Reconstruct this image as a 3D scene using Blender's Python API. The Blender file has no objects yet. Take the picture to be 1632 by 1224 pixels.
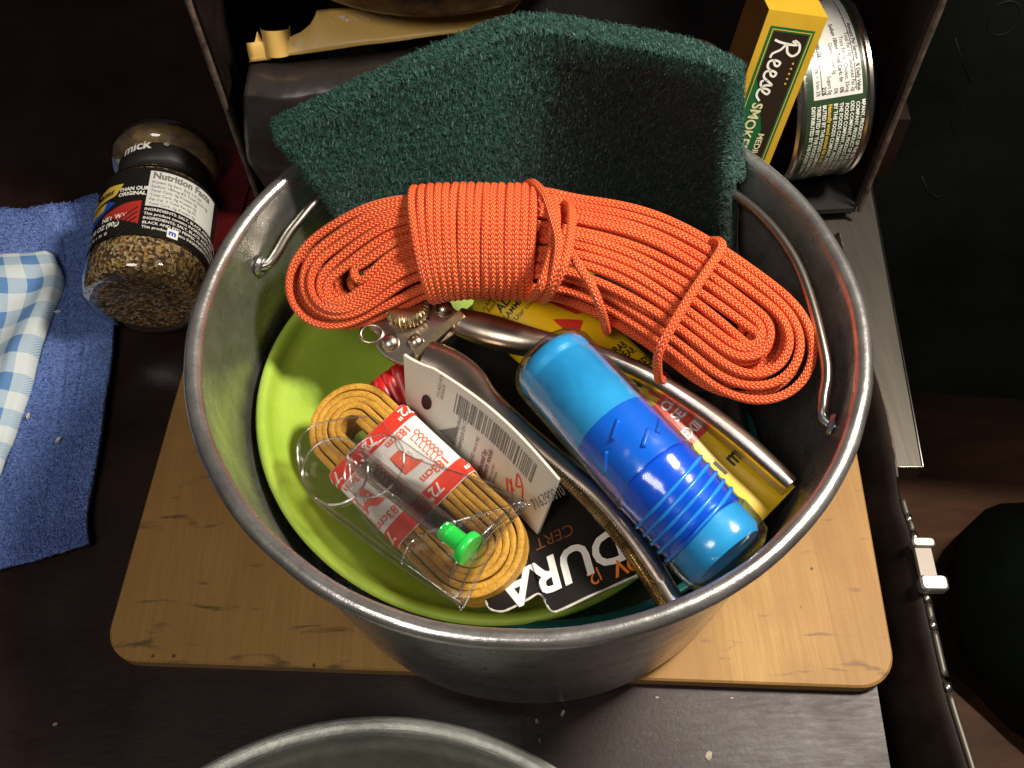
import bpy, math, random
import numpy as np
from mathutils import Vector, Matrix, noise
random.seed(7)
rng = np.random.default_rng(7)
R = math.radians
# one unit = 10 cm
sc = bpy.context.scene
sc.unit_settings.scale_length = 0.1
C = sc.collection

# ------------------------------------------------------------------ camera
FPX = 1500.0
_p, _r = R(56.85), R(-2.87)
_fw = Vector((0, math.cos(_p), -math.sin(_p)))
_r0 = Vector((1, 0, 0)); _u0 = Vector((0, math.sin(_p), math.cos(_p)))
_rt = _r0*math.cos(_r) + _u0*math.sin(_r)
_up = -_r0*math.sin(_r) + _u0*math.cos(_r)
CAM = Vector((-.0487, -1.69, 3.385))
cd = bpy.data.cameras.new('camera'); cam = bpy.data.objects.new('camera', cd); C.objects.link(cam)
cd.sensor_width = 36; cd.lens = 36*FPX/1632; cd.clip_start = .05; cd.clip_end = 200
m3 = Matrix((_rt, _up, -_fw)).transposed()
cam.matrix_world = Matrix.Translation(CAM) @ m3.to_4x4()
sc.camera = cam

# ------------------------------------------------------------------ light
w = bpy.data.worlds.new('World'); sc.world = w; w.use_nodes = True
w.node_tree.nodes['Background'].inputs[0].default_value = (1, .93, .84, 1)
w.node_tree.nodes['Background'].inputs[1].default_value = .035
def lamp(name, loc, to, size, power, col):
    l = bpy.data.lights.new(name, 'AREA'); l.shape = 'DISK'; l.size = size; l.energy = power; l.color = col
    o = bpy.data.objects.new(name, l); C.objects.link(o); o.location = loc
    o.rotation_euler = (Vector(to)-Vector(loc)).to_track_quat('-Z', 'Y').to_euler()
    return o
lamp('room_lamp', (2.7, .3, 4.9), (0, 0, .8), .85, 450, (1, .91, .78))
lamp('fill_lamp', (-2.4, -3.4, 7.0), (0, 0, .6), 2.4, 200, (1, .93, .84))  # unseen fill, set front left to brighten the pot's inner right wall
sc.view_settings.view_transform = 'Standard'; sc.view_settings.look = 'None'
sc.view_settings.exposure = 0; sc.view_settings.gamma = 1

# ------------------------------------------------------------------ helpers
def ray(px, py): return _fw + _rt*((px-816)/FPX) - _up*((py-612)/FPX)
def at(px, py, z):                      # the point at height z seen in that direction
    d = ray(px, py); return CAM + d*((z-CAM.z)/d.z)
def aty(px, py, y):
    d = ray(px, py); return CAM + d*((y-CAM.y)/d.y)
def nz(v, s, seed=0.): return noise.noise(Vector((v[0]*s+seed, v[1]*s-seed, v[2]*s+seed*.37)))

def tag(o, label=None, cat=None, group=None, kind=None):
    if label: o['label'] = label
    if cat: o['category'] = cat
    if group: o['group'] = group
    if kind: o['kind'] = kind
    return o
def thing(name, loc, label, cat, group=None):
    o = bpy.data.objects.new(name, None); C.objects.link(o); o.location = Vector(loc); o.empty_display_size = .1
    return tag(o, label, cat, group)
def wloc(o):
    v = Vector((0, 0, 0))
    while o: v += o.location; o = o.parent
    return v
def obj(name, geo, mat, parent=None, smooth=True, loc=None, sharp=None):
    """geo = (verts, faces[, uvs per loop]) in world coordinates"""
    V, F = geo[0], geo[1]
    base = wloc(parent) if parent else Vector((0, 0, 0))
    if loc is None:
        loc = Vector((0, 0, 0)) if parent or True else None
    me = bpy.data.meshes.new(name)
    me.from_pydata([tuple(Vector(v)-base) for v in V], [], F)
    if len(geo) > 2 and geo[2] is not None:
        uv = me.uv_layers.new(name='UVMap'); flat = [c for f in geo[2] for q in f for c in q]
        uv.data.foreach_set('uv', flat)
    me.materials.append(mat)
    if smooth:
        me.polygons.foreach_set('use_smooth', [True]*len(me.polygons))
        if sharp: me.set_sharp_from_angle(angle=R(sharp))
    me.update()
    o = bpy.data.objects.new(name, me); C.objects.link(o)
    if parent: o.parent = parent
    return o
def merge(*gs):
    V, F, U = [], [], []
    hasuv = all(len(g) > 2 and g[2] is not None for g in gs)
    for g in gs:
        n = len(V); V += list(g[0]); F += [tuple(i+n for i in f) for f in g[1]]
        if hasuv: U += g[2]
    return (V, F, U) if hasuv else (V, F)
def grid(fn, nu, nv, closeu=False, closev=False, uvs=(1, 1)):
    V = [Vector(fn(i/(nu if closeu else nu), j/nv)) for i in range(nu + (0 if closeu else 1)) for j in range(nv + (0 if closev else 1))]
    cu = nu if closeu else nu+1; cv = nv if closev else nv+1
    F, U = [], []
    for i in range(nu):
        for j in range(nv):
            a, b = i, (i+1) % cu; c, d = j, (j+1) % cv
            F.append((a*cv+c, b*cv+c, b*cv+d, a*cv+d))
            u0, u1, v0, v1 = i/nu*uvs[0], (i+1)/nu*uvs[0], j/nv*uvs[1], (j+1)/nv*uvs[1]
            U.append(((u0, v0), (u1, v0), (u1, v1), (u0, v1)))
    return V, F, U
def shell(fn, nu, nv, th, nrm=None):
    """a sheet with thickness th, closed round its border"""
    e = 1e-3
    def N(u, v):
        if nrm: return nrm
        a = Vector(fn(min(u+e, 1), v))-Vector(fn(max(u-e, 0), v)); b = Vector(fn(u, min(v+e, 1)))-Vector(fn(u, max(v-e, 0)))
        n = a.cross(b); return n.normalized() if n.length > 1e-12 else Vector((0, 0, 1))
    top = [[Vector(fn(i/nu, j/nv)) for j in range(nv+1)] for i in range(nu+1)]
    V = [top[i][j] for i in range(nu+1) for j in range(nv+1)]
    V += [top[i][j]-N(i/nu, j/nv)*th for i in range(nu+1) for j in range(nv+1)]
    k = (nu+1)*(nv+1); I = lambda i, j: i*(nv+1)+j
    F, U = [], []
    def add(f, ij): F.append(f); U.append(tuple((a/nu, b/nv) for a, b in ij))
    for i in range(nu):
        for j in range(nv):
            q = [(i, j), (i+1, j), (i+1, j+1), (i, j+1)]
            add(tuple(I(*x) for x in q), q); q = q[::-1]; add(tuple(I(*x)+k for x in q), q)
    bd = [(i, 0) for i in range(nu)]+[(nu, j) for j in range(nv)]+[(i, nv) for i in range(nu, 0, -1)]+[(0, j) for j in range(nv, 0, -1)]
    for a, b in zip(bd, bd[1:]+bd[:1]):
        F.append((I(*b), I(*a), I(*a)+k, I(*b)+k)); U.append(tuple((x/nu, y/nv) for x, y in (b, a, a, b)))
    return V, F, U
def spline(P, n, closed=False):
    """Catmull-Rom through P (tuples of any length)"""
    P = [np.array(p, float) for p in P]; out = []
    m = len(P); segs = m if closed else m-1
    for s in range(n if closed else n+1):
        t = s/n*segs; i = min(int(t), segs-1); t -= i
        g = (lambda k: P[k % m]) if closed else (lambda k: P[max(0, min(m-1, k))])
        a, b, c, d = g(i-1), g(i), g(i+1), g(i+2)
        out.append(.5*((2*b)+(-a+c)*t+(2*a-5*b+4*c-d)*t*t+(-a+3*b-3*c+d)*t**3))
    return out
def tube(P, r, seg=10, closed=False, cap=True, vscale=1.):
    P = [Vector(p[:3]) for p in P]; n = len(P)
    rr = (lambda i: r[i]) if hasattr(r, '__len__') else (lambda i: r)
    T = []
    for i in range(n):
        a = P[(i-1) % n] if closed or i > 0 else P[i]; b = P[(i+1) % n] if closed or i < n-1 else P[i]
        T.append((b-a).normalized())
    x = T[0].orthogonal().normalized(); X = [x]
    for i in range(1, n):
        q = T[i-1].rotation_difference(T[i]); x = (q @ x); x = (x-T[i]*x.dot(T[i])).normalized(); X.append(x)
    if closed:
        q = T[-1].rotation_difference(T[0]); x2 = q @ X[-1]
        ang = math.atan2(T[0].dot(x2.cross(X[0])), x2.dot(X[0]))
        X = [Matrix.Rotation(ang*i/n, 3, T[i]) @ X[i] for i in range(n)]
    V, F, U = [], [], []; L = [0.]
    for i in range(1, n+1): L.append(L[-1]+(P[i % n]-P[i-1]).length)
    for i in range(n):
        y = T[i].cross(X[i])
        for j in range(seg):
            a = 2*math.pi*j/seg; V.append(P[i]+(X[i]*math.cos(a)+y*math.sin(a))*rr(i))
    for i in range(n if closed else n-1):
        k = (i+1) % n
        for j in range(seg):
            l = (j+1) % seg
            F.append((i*seg+j, i*seg+l, k*seg+l, k*seg+j))
            U.append(((L[i], j/seg), (L[i], (j+1)/seg), (L[i+1], (j+1)/seg), (L[i+1], j/seg)))
    if not closed and cap:
        for b, rev in ((0, 1), ((n-1)*seg, 0)):
            f = [b+j for j in range(seg)]
            if rev: f = f[::-1]
            F.append(tuple(f)); U.append(tuple((0, 0) for _ in f))
    return V, F, U
class Fr:
    """frame: origin, long axis X, cross axis Y, normal Z"""
    def __init__(s, o, x, y=None, z=None):
        s.o = Vector(o); s.x = Vector(x).normalized()
        if z is None: z = s.x.cross(Vector(y))
        s.z = Vector(z); s.z = (s.z-s.x*s.z.dot(s.x)).normalized(); s.y = s.z.cross(s.x)
    def __call__(s, a, b=0, c=0): return s.o+s.x*a+s.y*b+s.z*c
def lathe(prof, fr=None, seg=64, wob=0):
    """prof [(r,h)] turned round fr.z"""
    fr = fr or Fr((0, 0, 0), (1, 0, 0), (0, 1, 0))
    V = [fr(r*math.cos(2*math.pi*j/seg), r*math.sin(2*math.pi*j/seg), h) for r, h in prof for j in range(seg)]
    F, U = [], []; n = len(prof)
    for i in range(n-1):
        for j in range(seg):
            l = (j+1) % seg
            F.append((i*seg+j, i*seg+l, (i+1)*seg+l, (i+1)*seg+j))
            U.append(((j/seg, i/(n-1)), ((j+1)/seg, i/(n-1)), ((j+1)/seg, (i+1)/(n-1)), (j/seg, (i+1)/(n-1))))
    return V, F, U
def prism(poly, fr, h0, h1, bev=0.):
    """poly [(x,y)] in fr, extruded h0..h1, optional chamfer on top"""
    n = len(poly); V, F = [], []
    cx = sum(p[0] for p in poly)/n; cy = sum(p[1] for p in poly)/n
    def ins(p, b):
        d = math.hypot(p[0]-cx, p[1]-cy) or 1; k = max(0, 1-b/d); return cx+(p[0]-cx)*k, cy+(p[1]-cy)*k
    rings = [(0, h0), (0, h1-bev), (bev, h1)] if bev else [(0, h0), (0, h1)]
    for b, h in rings:
        for p in poly:
            q = ins(p, b) if b else p; V.append(fr(q[0], q[1], h))
    for k in range(len(rings)-1):
        for i in range(n):
            j = (i+1) % n; F.append((k*n+i, k*n+j, (k+1)*n+j, (k+1)*n+i))
    F.append(tuple(range(n))[::-1]); F.append(tuple((len(rings)-1)*n+i for i in range(n)))
    return V, F
def box(c, s, fr=None, bev=.0):
    fr = fr or Fr((0, 0, 0), (1, 0, 0), (0, 1, 0))
    x, y, z = c; a, b, h = [q/2 for q in s]; k = min(bev, a*.9, b*.9)
    if k <= 0: P = [(x-a, y-b), (x+a, y-b), (x+a, y+b), (x-a, y+b)]
    else:
        P = []
        for sx, sy, t0 in ((1, 1, 0), (-1, 1, 90), (-1, -1, 180), (1, -1, 270)):
            for t in (0, 30, 60, 90):
                P.append((x+sx*(a-k)+k*math.cos(R(t0+t)), y+sy*(b-k)+k*math.sin(R(t0+t))))
    return prism(P, fr, z-h, z+h, min(k, h)*.5)
WF = Fr((0, 0, 0), (1, 0, 0), (0, 1, 0))

# ---- flat print: lettering and simple marks laid 0.03 mm over a surface
_tc = {}
def text2d(s, bold=0., shear=0.):
    k = (s, bold, shear)
    if k in _tc: return _tc[k]
    cu = bpy.data.curves.new('t', 'FONT'); cu.body = s; cu.size = 1; cu.offset = bold; cu.shear = shear
    cu.resolution_u = 3; cu.fill_mode = 'FRONT'
    o = bpy.data.objects.new('t', cu); C.objects.link(o)
    dg = bpy.context.evaluated_depsgraph_get(); me = bpy.data.meshes.new_from_object(o.evaluated_get(dg))
    V = [(v.co.x, v.co.y) for v in me.vertices]; F = [tuple(p.vertices) for p in me.polygons]
    bpy.data.objects.remove(o); bpy.data.curves.remove(cu); bpy.data.meshes.remove(me)
    _tc[k] = (V, F); return V, F
def txt(s, x, y, size, rot=0., bold=0., shear=0., sx=1., center=False):
    V, F = text2d(s, bold, shear)
    if center and V: ox = (min(v[0] for v in V)+max(v[0] for v in V))/2
    else: ox = 0
    c, q = math.cos(R(rot)), math.sin(R(rot))
    return [(x+((a-ox)*sx*c-b*q)*size, y+((a-ox)*sx*q+b*c)*size) for a, b in V], F
def rect(x0, y0, x1, y1, n=1, m=1):
    V = [(x0+(x1-x0)*i/n, y0+(y1-y0)*j/m) for i in range(n+1) for j in range(m+1)]
    return V, [(i*(m+1)+j, (i+1)*(m+1)+j, (i+1)*(m+1)+j+1, i*(m+1)+j+1) for i in range(n) for j in range(m)]
def poly2(P): return list(P), [tuple(range(len(P)))]
def polyg(P, n=14, m=4):
    """a convex outline cut into small cells, so that it follows a curved surface"""
    xs = [p[0] for p in P]; a, b = min(xs), max(xs); V, F = [], []
    for i in range(n+1):
        x = a+(b-a)*min(max(i/n, 1e-4), 1-1e-4); ys = []
        for (x0, y0), (x1, y1) in zip(P, P[1:]+P[:1]):
            if min(x0, x1) <= x <= max(x0, x1) and x0 != x1: ys.append(y0+(y1-y0)*(x-x0)/(x1-x0))
        for j in range(m+1): V.append((x, min(ys)+(max(ys)-min(ys))*j/m))
    for i in range(n):
        for j in range(m): k = i*(m+1)+j; F.append((k, k+m+1, k+m+2, k+1))
    return V, F
def line2(P, wd, closed=False):
    """stroke through 2-D points"""
    P = [np.array(p, float) for p in P]; V, F = [], []; n = len(P)
    for i in range(n):
        a = P[i-1] if i or closed else P[i]; b = P[(i+1) % n] if i < n-1 or closed else P[i]
        t = b-a; t = t/(np.linalg.norm(t)+1e-9); q = np.array((-t[1], t[0]))*wd/2
        V += [tuple(P[i]+q), tuple(P[i]-q)]
    for i in range(n if closed else n-1):
        k = (i+1) % n; F.append((2*i, 2*i+1, 2*k+1, 2*k))
    return V, F
def frame2(x0, y0, x1, y1, t, n=4):
    g = [rect(x0, y0, x1, y0+t, n, 1), rect(x0, y1-t, x1, y1, n, 1), rect(x0, y0+t, x0+t, y1-t, 1, n), rect(x1-t, y0+t, x1, y1-t, 1, n)]
    return m2(*g)
def m2(*gs):
    V, F = [], []
    for g in gs:
        n = len(V); V += list(g[0]); F += [tuple(i+n for i in f) for f in g[1]]
    return V, F
def lay(name, g, fn, mat, parent):
    """fn(x, y) -> 3-D point just above the surface"""
    return obj(name, ([fn(*v) for v in g[0]], g[1]), mat, parent, smooth=False)
def fake_lines(x0, y0, wd, n, dy, size, words, bold=0.0, sx=1.):
    g = []
    for i in range(n):
        s = ''; k = random.randrange(len(words))
        while len(s)*size*.55*sx < wd-size*2: s += words[k % len(words)]+' '; k += 1
        g.append(txt(s.strip(), x0, y0-i*dy, size, bold=bold, sx=sx))
    return m2(*g)

# ------------------------------------------------------------------ materials
def mat(name, col, rough=.5, metal=0., spec=.5, **k):
    m = bpy.data.materials.new(name); m.use_nodes = True; b = m.node_tree.nodes['Principled BSDF']
    b.inputs['Base Color'].default_value = (*col, 1); b.inputs['Roughness'].default_value = rough
    b.inputs['Metallic'].default_value = metal; b.inputs['Specular IOR Level'].default_value = spec
    for q, v in k.items(): b.inputs[q.replace('_', ' ')].default_value = v
    return m
class NT:
    def __init__(s, m): s.m = m; s.t = m.node_tree; s.b = s.t.nodes['Principled BSDF']; s._bump = None
    def n(s, typ, **k):
        o = s.t.nodes.new('ShaderNode'+typ)
        for a, v in k.items():
            if a.startswith('_'): o.inputs[a[1:].replace('_', ' ')].default_value = v
            else: setattr(o, a, v)
        return o
    def L(s, a, b): s.t.links.new(a, b)
    def coord(s, kind='Object', scale=(1, 1, 1), rot=(0, 0, 0)):
        c = s.n('TexCoord'); mp = s.n('Mapping'); mp.inputs['Scale'].default_value = scale; mp.inputs['Rotation'].default_value = rot
        s.L(c.outputs[kind], mp.inputs[0]); return mp.outputs[0]
    def noise(s, vec, scale, detail=4, rough=.6, dist=0):
        o = s.n('TexNoise', _Scale=scale, _Detail=detail, _Roughness=rough, _Distortion=dist); s.L(vec, o.inputs['Vector']); return o.outputs['Fac']
    def ramp(s, fac, stops, out='Color'):
        o = s.n('ValToRGB'); e = o.color_ramp.elements
        while len(e) > 1: e.remove(e[-1])
        e[0].position = stops[0][0]; e[0].color = (*stops[0][1], 1)
        for p, c in stops[1:]: q = e.new(p); q.color = (*c, 1)
        s.L(fac, o.inputs[0]); return o.outputs[0]
    def mix(s, fac, a, b, mode='MIX'):
        o = s.n('Mix', data_type='RGBA', blend_type=mode)
        for inp, v in ((o.inputs[0], fac), (o.inputs[6], a), (o.inputs[7], b)):
            if isinstance(v, bpy.types.NodeSocket): s.L(v, inp)
            elif isinstance(v, (int, float)): inp.default_value = v
            else: inp.default_value = (*v, 1)
        return o.outputs[2]
    def math(s, op, a, b=None, c=None):
        o = s.n('Math', operation=op)
        for i, v in enumerate((a, b, c)):
            if v is None: continue
            if isinstance(v, bpy.types.NodeSocket): s.L(v, o.inputs[i])
            else: o.inputs[i].default_value = v
        return o.outputs[0]
    def col(s, v): s.L(v, s.b.inputs['Base Color'])
    def rough(s, v, lo, hi):
        o = s.n('MapRange'); s.L(v, o.inputs[0]); o.inputs[3].default_value = lo; o.inputs[4].default_value = hi; s.L(o.outputs[0], s.b.inputs['Roughness'])
    def bump(s, v, st, dist=.01):
        o = s.n('Bump', _Strength=st, _Distance=dist); s.L(v, o.inputs['Height'])
        if s._bump: s.L(s._bump, o.inputs['Normal'])
        s._bump = o.outputs[0]; s.L(s._bump, s.b.inputs['Normal'])
g3 = lambda v: (v, v, v)
BW = [(0., g3(0)), (1., g3(1))]
def noisy(name, c1, c2, scale=4, rough=(.4, .6), bump=.1, bs=30, bd=.01, metal=0., stretch=(1, 1, 1), lo=.35, hi=.65, **k):
    m = mat(name, c1, rough[0], metal, **k); t = NT(m); v = t.coord(scale=stretch)
    f = t.noise(v, scale, 5); t.col(t.ramp(f, [(lo, c1), (hi, c2)])); t.rough(f, *rough)
    if bump: t.bump(t.noise(v, bs, 3), bump, bd)
    return m

# table: nearly black varnish with dull, scuffed haze
M_table = mat('dark_varnish', (.012, .006, .004), .35); t = NT(M_table); v = t.coord()
n1 = t.noise(v, 1.6, 6, .65); n2 = t.noise(t.coord(scale=(1, 6, 1), rot=(0, 0, .5)), 9, 5, .7); n3 = t.noise(v, 60, 2)
t.col(t.mix(t.math('MULTIPLY', t.ramp(n1, [(.35, g3(0)), (.7, g3(1))]), .6), (.012, .0038, .0028), (.036, .018, .015)))
t.rough(t.ramp(t.math('ADD', t.math('MULTIPLY', n1, .6), t.math('MULTIPLY', n2, .4)), [(.35, g3(0)), (.65, g3(1))]), .36, .54)
t.bump(n2, .10, .006)
t.b.inputs['Specular IOR Level'].default_value = .34; t.bump(n3, .12, .004)
# bamboo
M_bamboo = mat('bamboo', (.5, .3, .12), .42); t = NT(M_bamboo); v = t.coord()
sx = t.n('SeparateXYZ'); t.L(v, sx.inputs[0])
st = t.n('TexWhiteNoise', noise_dimensions='1D'); t.L(t.math('FLOOR', t.math('MULTIPLY', sx.outputs[0], 5.2)), st.inputs['W'])
gr = t.noise(t.coord(scale=(22, .7, 1)), 3.2, 6, .7); gr2 = t.noise(t.coord(scale=(90, 3, 1)), 2, 3)
base = t.mix(t.math('MULTIPLY', st.outputs[0], .65), (.44, .265, .078), (.32, .17, .045))
base = t.mix(t.ramp(gr, [(.35, g3(0)), (.7, g3(.55))]), base, (.30, .145, .045))
base = t.mix(t.ramp(gr2, [(.45, g3(0)), (.75, g3(.35))]), base, (.27, .13, .045))
scorch = t.noise(t.coord(scale=(2.2, 9, 1)), 1.9, 4, .55, .6)
base = t.mix(t.ramp(scorch, [(.60, g3(0)), (.70, g3(.75))]), base, (.07, .042, .03))
blot = t.noise(v, 2.1, 4, .6)
base = t.mix(t.ramp(blot, [(.45, g3(0)), (.72, g3(.6))]), base, (.27, .13, .045))
vo = t.n('TexVoronoi', _Scale=6.5); t.L(v, vo.inputs['Vector'])
base = t.mix(t.ramp(vo.outputs['Distance'], [(.035, g3(.85)), (.06, g3(0))]), base, (.05, .03, .02))
t.col(base); t.rough(gr, .48, .62); t.b.inputs['Specular IOR Level'].default_value = .28; t.bump(gr, .15, .004)
M_bamboo_edge = noisy('bamboo_edge', (.42, .26, .11), (.25, .13, .05), 5, bump=.3, stretch=(1, 1, 30))
# aluminium
def alu(name, c=(.70, .68, .66), r=(.22, .36), sm=.5):
    m = mat(name, c, .3, .90); t = NT(m); v = t.coord()
    cyl = t.n('SeparateXYZ'); t.L(v, cyl.inputs[0])
    # brushed round the axis: fine noise of height, long in angle
    ang = t.math('ARCTAN2', cyl.outputs[1], cyl.outputs[0]); cb = t.n('CombineXYZ')
    rad = t.math('SQRT', t.math('ADD', t.math('MULTIPLY', cyl.outputs[0], cyl.outputs[0]), t.math('MULTIPLY', cyl.outputs[1], cyl.outputs[1])))
    t.L(t.math('MULTIPLY', ang, 1.2), cb.inputs[0]); t.L(t.math('MULTIPLY', rad, 45), cb.inputs[1]); t.L(t.math('MULTIPLY', cyl.outputs[2], 45), cb.inputs[2])
    br = t.noise(cb.outputs[0], 1.4, 4, .65); st = t.noise(v, 3.5, 5, .65); pit = t.noise(v, 48, 3, .7)
    c2 = tuple(x*.5 for x in c)
    k = t.mix(t.ramp(st, [(.38, g3(0)), (.68, g3(1))]), c, c2)
    k = t.mix(t.ramp(pit, [(.66, g3(0)), (.74, g3(.7))]), k, (.12, .11, .10))
    k = t.mix(t.ramp(t.noise(v, 22, 5, .75), [(.45, g3(0)), (.8, g3(.55))]), k, c2)
    t.col(k); t.rough(t.math('MULTIPLY_ADD', t.noise(v, 13, 4, .7), .7, t.math('MULTIPLY', st, .3)), r[0]-.08, r[1]+.08); t.bump(br, .3*sm*2, .004); t.bump(pit, .3, .003); t.bump(t.noise(v, 9, 3), .12, .008)
    return m
M_alu = alu('brushed_aluminium'); M_alu2 = alu('dull_aluminium', (.34, .34, .31), (.38, .52))
M_wire = noisy('steel_wire', (.62, .60, .55), (.38, .35, .31), 9, (.2, .35), .08, 60, .002, 1.)
M_chrome = noisy('worn_nickel', (.56, .47, .40), (.34, .27, .22), 5, (.22, .38), .10, 40, .003, 1.)
M_brass = noisy('worn_plating', (.75, .62, .38), (.40, .30, .18), 14, (.2, .4), .2, 60, .003, 1.)
M_steel = noisy('dull_steel_plate', (.14, .125, .105), (.10, .09, .078), 2, (.42, .55), .08, 50, .003, .85, stretch=(12, 1, 1))
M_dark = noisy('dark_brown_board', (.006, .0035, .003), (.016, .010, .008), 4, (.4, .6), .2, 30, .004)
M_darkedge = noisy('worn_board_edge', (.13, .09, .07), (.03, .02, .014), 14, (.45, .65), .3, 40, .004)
M_black = noisy('matt_black', (.006, .005, .005), (.012, .009, .008), 4, (.5, .7), .1)
M_lime = noisy('lime_plastic', (.40, .55, .065), (.27, .43, .035), 6, (.30, .52), .25, 60, .003, lo=.25, hi=.75)
M_teal = noisy('teal_plastic', (.010, .10, .095), (.006, .06, .06), 5, (.3, .4), .05)
M_red = noisy('red_plastic', (.50, .012, .012), (.36, .008, .008), 5, (.3, .4), .05)
M_shadedred = noisy('shaded_red_plastic', (.075, .002, .003), (.045, .001, .002), 5, (.35, .5), .05)  # tub red, lowered so that its shade sits in the colour
M_yellow = noisy('yellow_tube_print', (.95, .64, .010), (.90, .56, .009), 3, (.24, .34), .05, 20)
M_printred = mat('print_red', (.74, .045, .025), .35); M_printblack = mat('print_black', (.012, .011, .010), .5)
M_printwhite = mat('print_white', (.78, .76, .70), .45); M_printorange = mat('print_orange', (.75, .20, .02), .4)
M_printgold = mat('print_gold', (.62, .42, .06), .4); M_printgreen = mat('print_green', (.010, .11, .035), .4)
M_printgrey = mat('print_grey', (.16, .15, .14), .5); M_printblue = mat('print_blue', (.01, .07, .42), .4)
M_printpink = mat('print_pale_red', (.78, .13, .08), .45)
M_cardwhite = noisy('white_card', (.66, .63, .56), (.56, .53, .46), 2.5, (.45, .6), .06, 40, .002)
M_cardblack = noisy('black_gloss_card', (.007, .006, .006), (.011, .009, .008), 5, (.30, .42), .08, 16, .004)
M_tornedge = noisy('torn_card_edge', (.62, .60, .54), (.40, .38, .33), 20, (.7, .9), .5, 80, .004)
M_paper = noisy('glossy_paper_band', (.76, .74, .72), (.68, .66, .64), 3, (.22, .32), .06, 14, .004)
M_leather = mat('yellow_leather', (.5, .25, .03), .6); t = NT(M_leather); v = t.coord()
n1 = t.noise(v, 9, 6, .7); n2 = t.noise(v, 130, 4, .75)
k = t.mix(t.ramp(n1, [(.35, g3(0)), (.65, g3(1))]), (.66, .36, .03), (.44, .20, .018))
t.col(t.mix(t.ramp(n2, [(.45, g3(0)), (.7, g3(.75))]), k, (.17, .07, .015))); t.bump(n2, .5, .006)
# braided cord
def cordmat(name, c1, c2, c3):
    m = mat(name, c1, .42); t = NT(m); c = t.n('TexCoord'); s = t.n('SeparateXYZ'); t.L(c.outputs['UV'], s.inputs[0])
    u, vv = s.outputs[0], s.outputs[1]
    zz = t.math('PINGPONG', t.math('MULTIPLY', vv, 6), .5)            # chevron columns round the cord
    st = t.math('SINE', t.math('MULTIPLY', t.math('ADD', t.math('MULTIPLY', u, 72), t.math('MULTIPLY', zz, 1.5)), 2*math.pi))
    st = t.math('MULTIPLY_ADD', st, .5, .5)
    colm = t.math('PINGPONG', t.math('MULTIPLY', vv, 6), .5)
    h = t.math('MULTIPLY', st, t.math('SUBTRACT', 1.15, t.math('ABSOLUTE', t.math('SUBTRACT', t.math('MULTIPLY', colm, 2), .5))))
    k = t.ramp(h, [(.12, c2), (.45, c1), (.80, c3)])  # stitch tops paler, gaps deeper: highlight put into the weave colour
    nn = t.noise(t.coord(), 5, 4)
    t.col(t.mix(t.ramp(nn, [(.4, g3(0)), (.75, g3(.35))]), k, c2)); t.bump(h, .9, .008); t.bump(t.noise(t.coord(), 150, 2), .25, .003)
    m.node_tree.nodes['Principled BSDF'].inputs['Sheen Weight'].default_value = .0
    return m
M_cord = cordmat('orange_braid', (1.0, .095, .022), (.95, .045, .012), (1.0, .36, .11))
M_pad = noisy('green_scouring_fibre_mat', (.003, .020, .017), (.001, .006, .005), 7, (.8, .95), 1., 45, .03)
M_padf = mat('green_fibre', (.012, .12, .10), .6); t = NT(M_padf); a = t.n('Attribute', attribute_name='soil_shade')
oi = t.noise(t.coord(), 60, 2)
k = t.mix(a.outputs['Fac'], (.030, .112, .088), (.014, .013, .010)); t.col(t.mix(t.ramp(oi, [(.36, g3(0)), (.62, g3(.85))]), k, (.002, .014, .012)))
# blue terry and checked cloth
M_towel = noisy('blue_terry', (.16, .25, .56), (.11, .19, .47), 2.5, (.85, .95), 1., 28, .03)
M_tuft = noisy('blue_terry_pile', (.22, .32, .70), (.15, .235, .56), 3, (.8, .9), 0)
M_check = mat('checked_twill', (.5, .6, .7), .85); t = NT(M_check); c = t.n('TexCoord'); s = t.n('SeparateXYZ'); t.L(c.outputs['UV'], s.inputs[0])
def stripe(o, f, ph): return t.math('GREATER_THAN', t.math('FRACT', t.math('ADD', t.math('MULTIPLY', o, f), ph)), .5)
sa, sb = stripe(s.outputs[0], 4.4, .1), stripe(s.outputs[1], 7.5, .2)
tw = t.math('MULTIPLY_ADD', t.math('SINE', t.math('MULTIPLY', t.math('ADD', s.outputs[0], t.math('MULTIPLY', s.outputs[1], 1.6)), 420)), .5, .5)
f2 = t.math('MULTIPLY', t.math('ADD', sa, sb), .5); k = t.ramp(f2, [(.0, (.66, .72, .74)), (.5, (.27, .43, .60)), (1., (.11, .25, .52))])
one = t.math('COMPARE', f2, .5, .1)
k = t.mix(t.math('MULTIPLY', tw, t.math('MULTIPLY', one, .7)), k, (.70, .76, .78)); t.col(k); t.bump(tw, .3, .004)
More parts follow.
